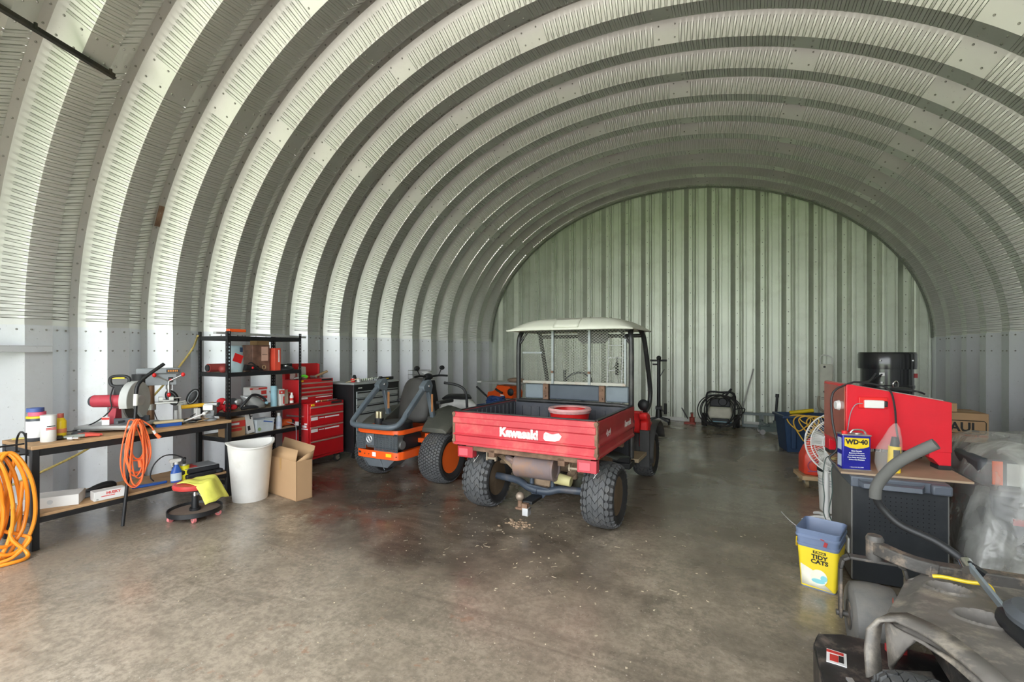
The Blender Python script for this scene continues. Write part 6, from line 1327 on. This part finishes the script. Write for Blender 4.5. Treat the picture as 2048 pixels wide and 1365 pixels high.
for j, (z, k) in enumerate(((.02,1.14),(.15,1.10),(.32,1.03),(.50,.96),(.66,.88),(.78,.80),(.86,.70),(.895,.55),(.905,.3),(.905,.05))):
    rg_ = []
    for i in range(NS):
        a = 2*math.pi*i/NS; c = math.cos(a); s = math.sin(a); q = 1/max(abs(c),abs(s))**.75
        fold = 1+(.055*math.sin(9*a+.6*j*.3)+.03*math.sin(17*a+j*.25)+.012*math.sin(31*a-j*.5))*max(0,1-(z/.95)**2)
        rg_.append((.05+.50*k*q*c*fold, .05+.62*k*q*s*fold, z+.012*math.sin(5*a+j)))
    rings.append(rg_)
b.loft(rings, cap=False); o = b.make('plastic_sheet', None, ang=180); o.location = (1.72,4.35,0); tag(o, 'crumpled clear plastic sheet draped over the machine at the right edge', 'plastic sheet')

# cat litter pail
t = thing('litter_pail', 'yellow and blue plastic cat litter pail standing on the floor before the cabinet', 'pail', (.440,3.555,0), -17)
yl = mat('pail_yellow',(.86,.66,.03),.45,var=.03); pl = mat('pail_blue',(.16,.21,.33),.45,dirt=(.3,.2,.2),damt=.15)
def rrect(w, d, z, r, n=5):
    pts = []
    for cx, cy, a0 in ((w-r,d-r,0),(-w+r,d-r,90),(-w+r,-d+r,180),(w-r,-d+r,270)):
        for i in range(n+1): a = R(a0+90*i/n); pts.append((cx+r*math.cos(a), cy+r*math.sin(a), z))
    return pts
b = B(pl); b.loft([rrect(.092,.115,0,.02),rrect(.110,.135,.27,.025),rrect(.114,.139,.272,.025),rrect(.114,.139,.282,.025),rrect(.110,.135,.285,.025),rrect(.113,.138,.322,.025),rrect(.120,.145,.324,.027),rrect(.120,.145,.336,.027),rrect(.116,.141,.34,.027),rrect(.120,.145,.37,.03),rrect(.116,.141,.374,.03),rrect(.110,.135,.36,.027),rrect(.092,.112,.012,.02)]); b.make('tub', t, ang=30)
b = B(yl); b.loft([rrect(.0935,.1165,.008,.02),rrect(.1105,.1355,.262,.025)], cap=False); b.make('wrap_label', t, ang=30)
fy = lambda z: -.1170-.019*(z-.008)/.254-.0012
b = B(mat('label_white',(.86,.84,.70),.5)); b.prism([(.0+.045*math.cos(a)+.008, .085+.048*math.sin(a)) for a in np.linspace(0,2*math.pi,30,endpoint=False)],'y',fy(.085)-.0035,fy(.085)+.004); b.make('round_print', t)
b = B(mat('label_white',(.86,.84,.70))); b.add([(-.085,fy(.02),.02),(.08,fy(.012),.012),(.02,fy(.06),.06),(-.02,fy(.12),.12),(-.09,fy(.15),.15)],[(0,1,2,3,4)]); b.make('pale_print', t, solid=.001)  # pale label swirl with the glare on the lower label painted in
b = B(mat('label_aqua',(.25,.62,.68),.5)); b.prism([(.035+.018*math.cos(a), .085+.018*math.sin(a)) for a in np.linspace(0,2*math.pi,20,endpoint=False)],'y',fy(.085)-.0050,fy(.085)-.003); b.prism([(.005+.036*math.cos(a), .062+.014*math.sin(a)) for a in np.linspace(0,2*math.pi,20,endpoint=False)],'y',fy(.085)-.0045,fy(.085)-.003); b.make('aqua_print', t)
sl = (0,.075,1)
lettering(t, 'PURINA', .016, (.012,fy(.240)-.001,.241), (1,0,0), (0,-.075,1), yl, bold=.0004, name='small_lettering')
b = B(print_dark); b.ob((.012,fy(.240)+.0004,.241),(.068,.0012,.017),rx=4); b.make('black_bar', t)
lettering(t, 'TIDY\nCATS', .036, (.012,fy(.19)-.0016,.196), (1,0,0), (0,-.075,1), print_dark, bold=.0014, sx=1.05)
b = B(mat('label_cyan',(.10,.45,.60),.5)); b.add([(-.0955,-.06,.01),(-.0955,.06,.01),(-.101,.03,.10),(-.0985,-.08,.06)],[(0,1,2,3)]); b.make('blue_print', t, solid=.001)
b = B(mat('handle_yellow',(.80,.55,.03),.5)); b.tube([(-.12,.09,.31),(-.135,.05,.25),(-.138,.0,.215),(-.128,-.06,.235),(-.118,-.10,.30)], .0045, n=6); b.make('bail_handle', t)
b = B(redside); b.ob((.045,-.1395,.302),(.018,.003,.03),ry=15); b.ob((.03,-.146,.330),(.02,.003,.006),ry=15); b.make('red_smear', t)
b = B(white); b.tube([(.30,4.95,.006),(.36,4.70,.006),(.44,4.50,.006),(.52,4.42,.006)], .004, n=6); tag(b.make('white_cable'), 'short white cable lying on the floor behind the litter pail', 'cable')

# ================================================================== MOWER IN THE RIGHT FOREGROUND
FM = thing('riding_mower', 'muddy grey riding mower with black control lever in the right foreground', 'mower', (.62,2.30,0))
def LM(x, y, z=0): return (x-.62, y-2.30, z)
mg = mat('mower_plastic',(.19,.175,.16),.55,var=.25,scale=5,dirt=(.50,.44,.36),dscale=8,damt=.85,bump=.12)
ms = mat('mower_steel',(.085,.08,.075),.55,.2,var=.3,scale=8,dirt=(.50,.38,.28),dscale=7,damt=.9,bump=.2)
md = mat('mower_deck_black',(.04,.038,.038),.4,.2,var=.4,scale=9,dirt=(.36,.28,.23),dscale=9,damt=.7)
CASC = []
for s, X in ((1,.565),(-1,1.62)):
    b = B(mat('caster_rubber',(.15,.15,.145),.7,dirt=(.26,.23,.19),damt=.5,bump=.3)); b.lathe([(.07,-.095),(.135,-.098),(.158,-.085),(.167,-.04),(.168,0),(.167,.04),(.158,.085),(.135,.098),(.07,.095)], LM(X,2.85,.168),(1,0,0),n=40); w_ = b.make('caster_wheel', FM)
    b = B(ms); b.cyl(LM(X-.10,2.85,.168),LM(X+.10,2.85,.168),.07,n=20); b.cyl(LM(X-.15,2.85,.168),LM(X+.15,2.85,.168),.014,n=10); b.make('hub', w_)
    b = B(ms)
    pts = [LM(X-.132,2.85,.15),LM(X-.132,2.85,.40),LM(X-.122,2.85,.445),LM(X-.095,2.85,.462),LM(X+.095,2.85,.462),LM(X+.122,2.85,.445),LM(X+.132,2.85,.40),LM(X+.132,2.85,.15)]
    for i in range(7): b.bar(pts[i], pts[i+1], .014 if abs(pts[i][2]-pts[i+1][2]) > .1 else .05, .05 if abs(pts[i][2]-pts[i+1][2]) > .1 else .014, up=(0,1,0) if abs(pts[i][2]-pts[i+1][2]) > .1 else (0,0,1))
    b.make('caster_fork', FM, bev=.004)
    b = B(ms); b.cyl(LM(X+.01,2.86,.462),LM(X+.01,2.86,.56),.036,n=20); b.lathe([(.037,0),(.038,.012),(.030,.028),(0,.032)], LM(X+.01,2.86,.555), n=20); b.make('pivot', FM)
b = B(ms)
def beam(b, pts, w, h):
    V = [Vector(p) for p in pts]; rings = []
    for i in range(len(V)):
        d = (V[min(i+1,len(V)-1)]-V[max(i-1,0)]).normalized(); x = d.cross(Vector((0,0,1))).normalized(); y = x.cross(d)
        rings.append([V[i]+x*(a*w/2)+y*(c*h/2) for a,c in ((-1,-1),(1,-1),(1,1),(-1,1))])
    b.loft(rings)
beam(b, [LM(.575,2.86,.525),LM(.60,2.81,.53),LM(.64,2.77,.525),LM(.70,2.745,.515),LM(.78,2.74,.505)], .055, .06)
beam(b, [LM(.74,2.745,.50),LM(1.2,2.80,.485),LM(1.66,2.84,.50)], .065, .065)
b.make('front_axle_beam', FM, bev=.006)
# moulded platform with two recesses
LE = ((1.35,.66),(1.75,.64),(1.95,.60),(2.08,.555),(2.18,.50),(2.26,.49),(2.36,.525),(2.55,.60),(2.70,.655),(2.78,.685))
def plat(u, v):
    y = 1.35+1.42*v; xl = float(np.interp(y,[p[0] for p in LE],[p[1] for p in LE])); x = xl+(1.10-xl)*u
    z = float(np.interp(y,[1.35,1.8,2.1,2.3,2.55,2.78],[.56,.55,.53,.50,.485,.475])) - .05*math.exp(-(u/.10)**2)
    for cx,cy,rx,ry,dp in ((.775,2.60,.072,.058,.10),(.800,2.325,.088,.075,.11)):
        q = math.hypot((x-cx)/rx,(y-cy)/ry)
        if q < 1.15: z += .008*math.exp(-((q-1.05)/.10)**2)
        if q < 1: k_ = min(1,(1-q)*2.6); z -= dp*k_*k_*(3-2*k_)
    return LM(x, y, z)
b = B(mg); b.grid(plat, 130, 190); b.make('foot_platform', FM, ang=60)
b = B(mg)
ys = np.linspace(1.35,2.77,40)
top_ = [plat(0,(y-1.35)/1.42) for y in ys]
dn = [.20 if 1.5 > y else float(np.interp(y,[1.5,1.9,2.12,2.2,2.3,2.45,2.77],[.50,.52,.47,.33,.24,.22,.30])) for y in ys]
b.add(top_ + [(p[0]+.012,p[1],d) for p,d in zip(top_,dn)], [(i,i+1,len(ys)+i+1,len(ys)+i) for i in range(len(ys)-1)])
b.add([plat(u,1) for u in np.linspace(0,1,16)] + [(plat(u,1)[0],plat(u,1)[1],.34) for u in np.linspace(0,1,16)], [(i,i+1,17+i,16+i) for i in range(15)])
b.make('platform_skirt', FM, solid=.012, ang=50)
# fender lip arching before the drive wheel
b = B(mg); arc = [LM(.40,2.10,.30),LM(.405,2.16,.37),LM(.42,2.20,.43),LM(.455,2.215,.465),LM(.50,2.19,.49),LM(.545,2.10,.51),LM(.58,2.0,.525),LM(.615,1.85,.535),LM(.64,1.65,.54)]
V_ = []
for p in arc: V_ += [(p[0],p[1],p[2]), (p[0]+.05,p[1]+.045,p[2]+.012)]
b.add(V_, [(2*i,2*i+1,2*i+3,2*i+2) for i in range(len(arc)-1)]); b.make('fender_lip', FM, solid=.014, ang=70)
b = B(mat('decal_red',(.65,.12,.08),.5)); b.add([LM(.588,2.60,.40),LM(.570,2.50,.36),LM(.575,2.52,.28),LM(.60,2.66,.36)],[(0,1,2,3)]); b.make('warning_decal', FM, solid=.002)
# drive wheels, deck
for X in (.50,1.70):
    o = tyre_mesh(.235,.21,.11,'chevron').make('drive_tyre', FM, ang=30); o.location = LM(X,1.84,.233)
    b = B(greyp); b.cyl((-.07,0,0),(.07,0,0),.112,n=28); b.make('rim', o)
b = B(md); b.prism([(.275,1.62),(.275,2.44),(.30,2.53),(.40,2.575),(1.8,2.575),(1.9,2.45),(1.9,1.62)],'z',.185,.20); b.make('deck_top', FM, bev=.004)
DK = [o for o in FM.children if o.name == 'deck_top'][0]; DK.location = (-.62,-2.30,0)
b = B(md); sk = [(.275,1.62),(.275,2.44),(.30,2.53),(.40,2.575),(1.8,2.575),(1.9,2.45),(1.9,1.62)]
for i in range(6): b.bar((sk[i][0]-.62,sk[i][1]-2.30,.115),(sk[i+1][0]-.62,sk[i+1][1]-2.30,.115),.008,.15)
b.make('deck_skirt', FM)
b = B(print_white); b.ob(LM(.345,2.36,.202),(.07,.10,.003),rz=-8); b.m(print_red); b.ob(LM(.345,2.395,.2032),(.06,.02,.0025),rz=-8); b.ob(LM(.335,2.35,.2032),(.03,.05,.0025),rz=-8); b.m(print_dark); b.ob(LM(.36,2.35,.2034),(.018,.05,.0025),rz=-8); b.make('warning_label', FM)
b = B(mg); b.prism([(.40,2.08),(.47,2.30),(.66,2.38),(.66,2.08)],'z',.20,.235); b.make('belt_cover', FM, bev=.008); BC = [o for o in FM.children if o.name == 'belt_cover'][0]; BC.location = (-.62,-2.30,0)
b = B(alu); b.bar(LM(.365,2.22,.21),LM(.40,2.06,.215),.022,.008); b.bar(LM(.40,2.06,.215),LM(.44,2.10,.24),.03,.008); b.make('bracket', FM)
b = B(redside); b.ob(LM(.58,2.52,.215),(.07,.03,.03),rz=20); b.make('red_clip', FM)
b = B(rubber); b.lathe([(.02,-.03),(.055,-.03),(.06,0),(.055,.03),(.02,.03)], LM(.38,2.62,.06),(1,0,0),n=20); b.make('anti_scalp_roller', FM)
b = B(ms); b.bar(LM(.38,2.62,.06),LM(.38,2.55,.19),.02,.02); b.make('roller_bracket', FM)
# control lever
b = B(mat('lever_grey',(.26,.30,.33),.45,.3)); b.bar(LM(.866,2.36,.53),LM(.839,2.607,.60),.042,.012,up=(1,0,.2)); b.make('lever_bar', FM, bev=.003)
b = B(blackp); b.tube([LM(.842,2.585,.60),LM(.825,2.625,.612),LM(.753,2.676,.655),LM(.644,2.733,.690),LM(.580,2.752,.755),LM(.552,2.743,.814)], .0165, n=12, sm=5); b.make('lever_tube', FM)
LV = [o for o in FM.children if o.name == 'lever_tube'][0]
b = B(mat('foam_grip',(.12,.12,.115),.85,bump=.2)); b.tube([LM(.553,2.742,.800),LM(.556,2.735,.85),LM(.575,2.715,.905),LM(.619,2.675,.985),LM(.675,2.640,1.045),LM(.738,2.612,1.097)], .0245, n=16, sm=5); b.make('foam_grip', LV)
b = B(chrome); b.cyl(LM(.835,2.58,.585),LM(.835,2.62,.605),.024,n=14); b.m(black); b.bar(LM(.85,2.60,.595),LM(.885,2.58,.575),.03,.02); b.make('clamp', LV)
b = B(mat('latch_yellow',(.80,.58,.02),.4)); b.tube([LM(.74,2.655,.505),LM(.773,2.64,.515),LM(.84,2.61,.522),LM(.885,2.585,.535),LM(.90,2.57,.525),LM(.905,2.555,.49)], .008, n=8); b.make('latch_handle', FM)
b = B(blackp); b.bx(.19,-.62,.50,.55,.02,.575); b.make('control_console', FM, bev=.03)
b = B(mat('console_grey',(.10,.11,.125),.4)); b.lathe([(.0,.0),(.085,.0),(.09,.02),(.07,.045),(0,.05)], LM(.90,2.20,.572), n=26, sx=1.0, sy=1.5); b.m(steel); b.bx(.28,-.22,.60,.33,-.205,.63); b.make('console_pad', FM)
b = B(mat('sticker_pale',(.5,.5,.47))); b.bx(.29,.01,.576,.36,.05,.578); b.make('console_label', FM)
b = B(ms); b.bx(.05,-1.15,.28,1.05,.4,.36); b.make('chassis', FM, bev=.01)
# ================================================================== LITTER ON THE FLOOR
b = B(mat('dry_bits',(.50,.42,.30),.9,var=.3)); rl = random.Random(21)
for i in range(260):
    x = rl.uniform(-3.9,.2); y = rl.uniform(1.5,4.3)
    if i % 3 == 0: x = rl.gauss(-1.6,.55); y = rl.gauss(3.2,.35)
    a = rl.uniform(0,6.3); l = rl.uniform(.002,.009) if i % 9 else rl.uniform(.012,.028); w = rl.uniform(.0015,.005) if i % 9 else .0012
    b.ob((x,y,.0015),(l*2,w*2,.002),rz=math.degrees(a),ry=rl.uniform(-4,4))
o = b.make('floor_litter'); o['kind'] = 'stuff'; tag(o, 'scattered dry straw, wood chips and leaf bits lying on the concrete floor', 'litter')
b = B(mud)
for i in range(70):
    x = rl.gauss(-1.76,.06); y = rl.gauss(3.58,.045); r = rl.uniform(.004,.016); b.ball((x,y,r*.3),r,(1.2,1,.5),n=8,k=5)
o = b.make('dirt_pile'); o['kind'] = 'stuff'; tag(o, 'small heap of dry dirt on the floor below the hitch ball', 'dirt')
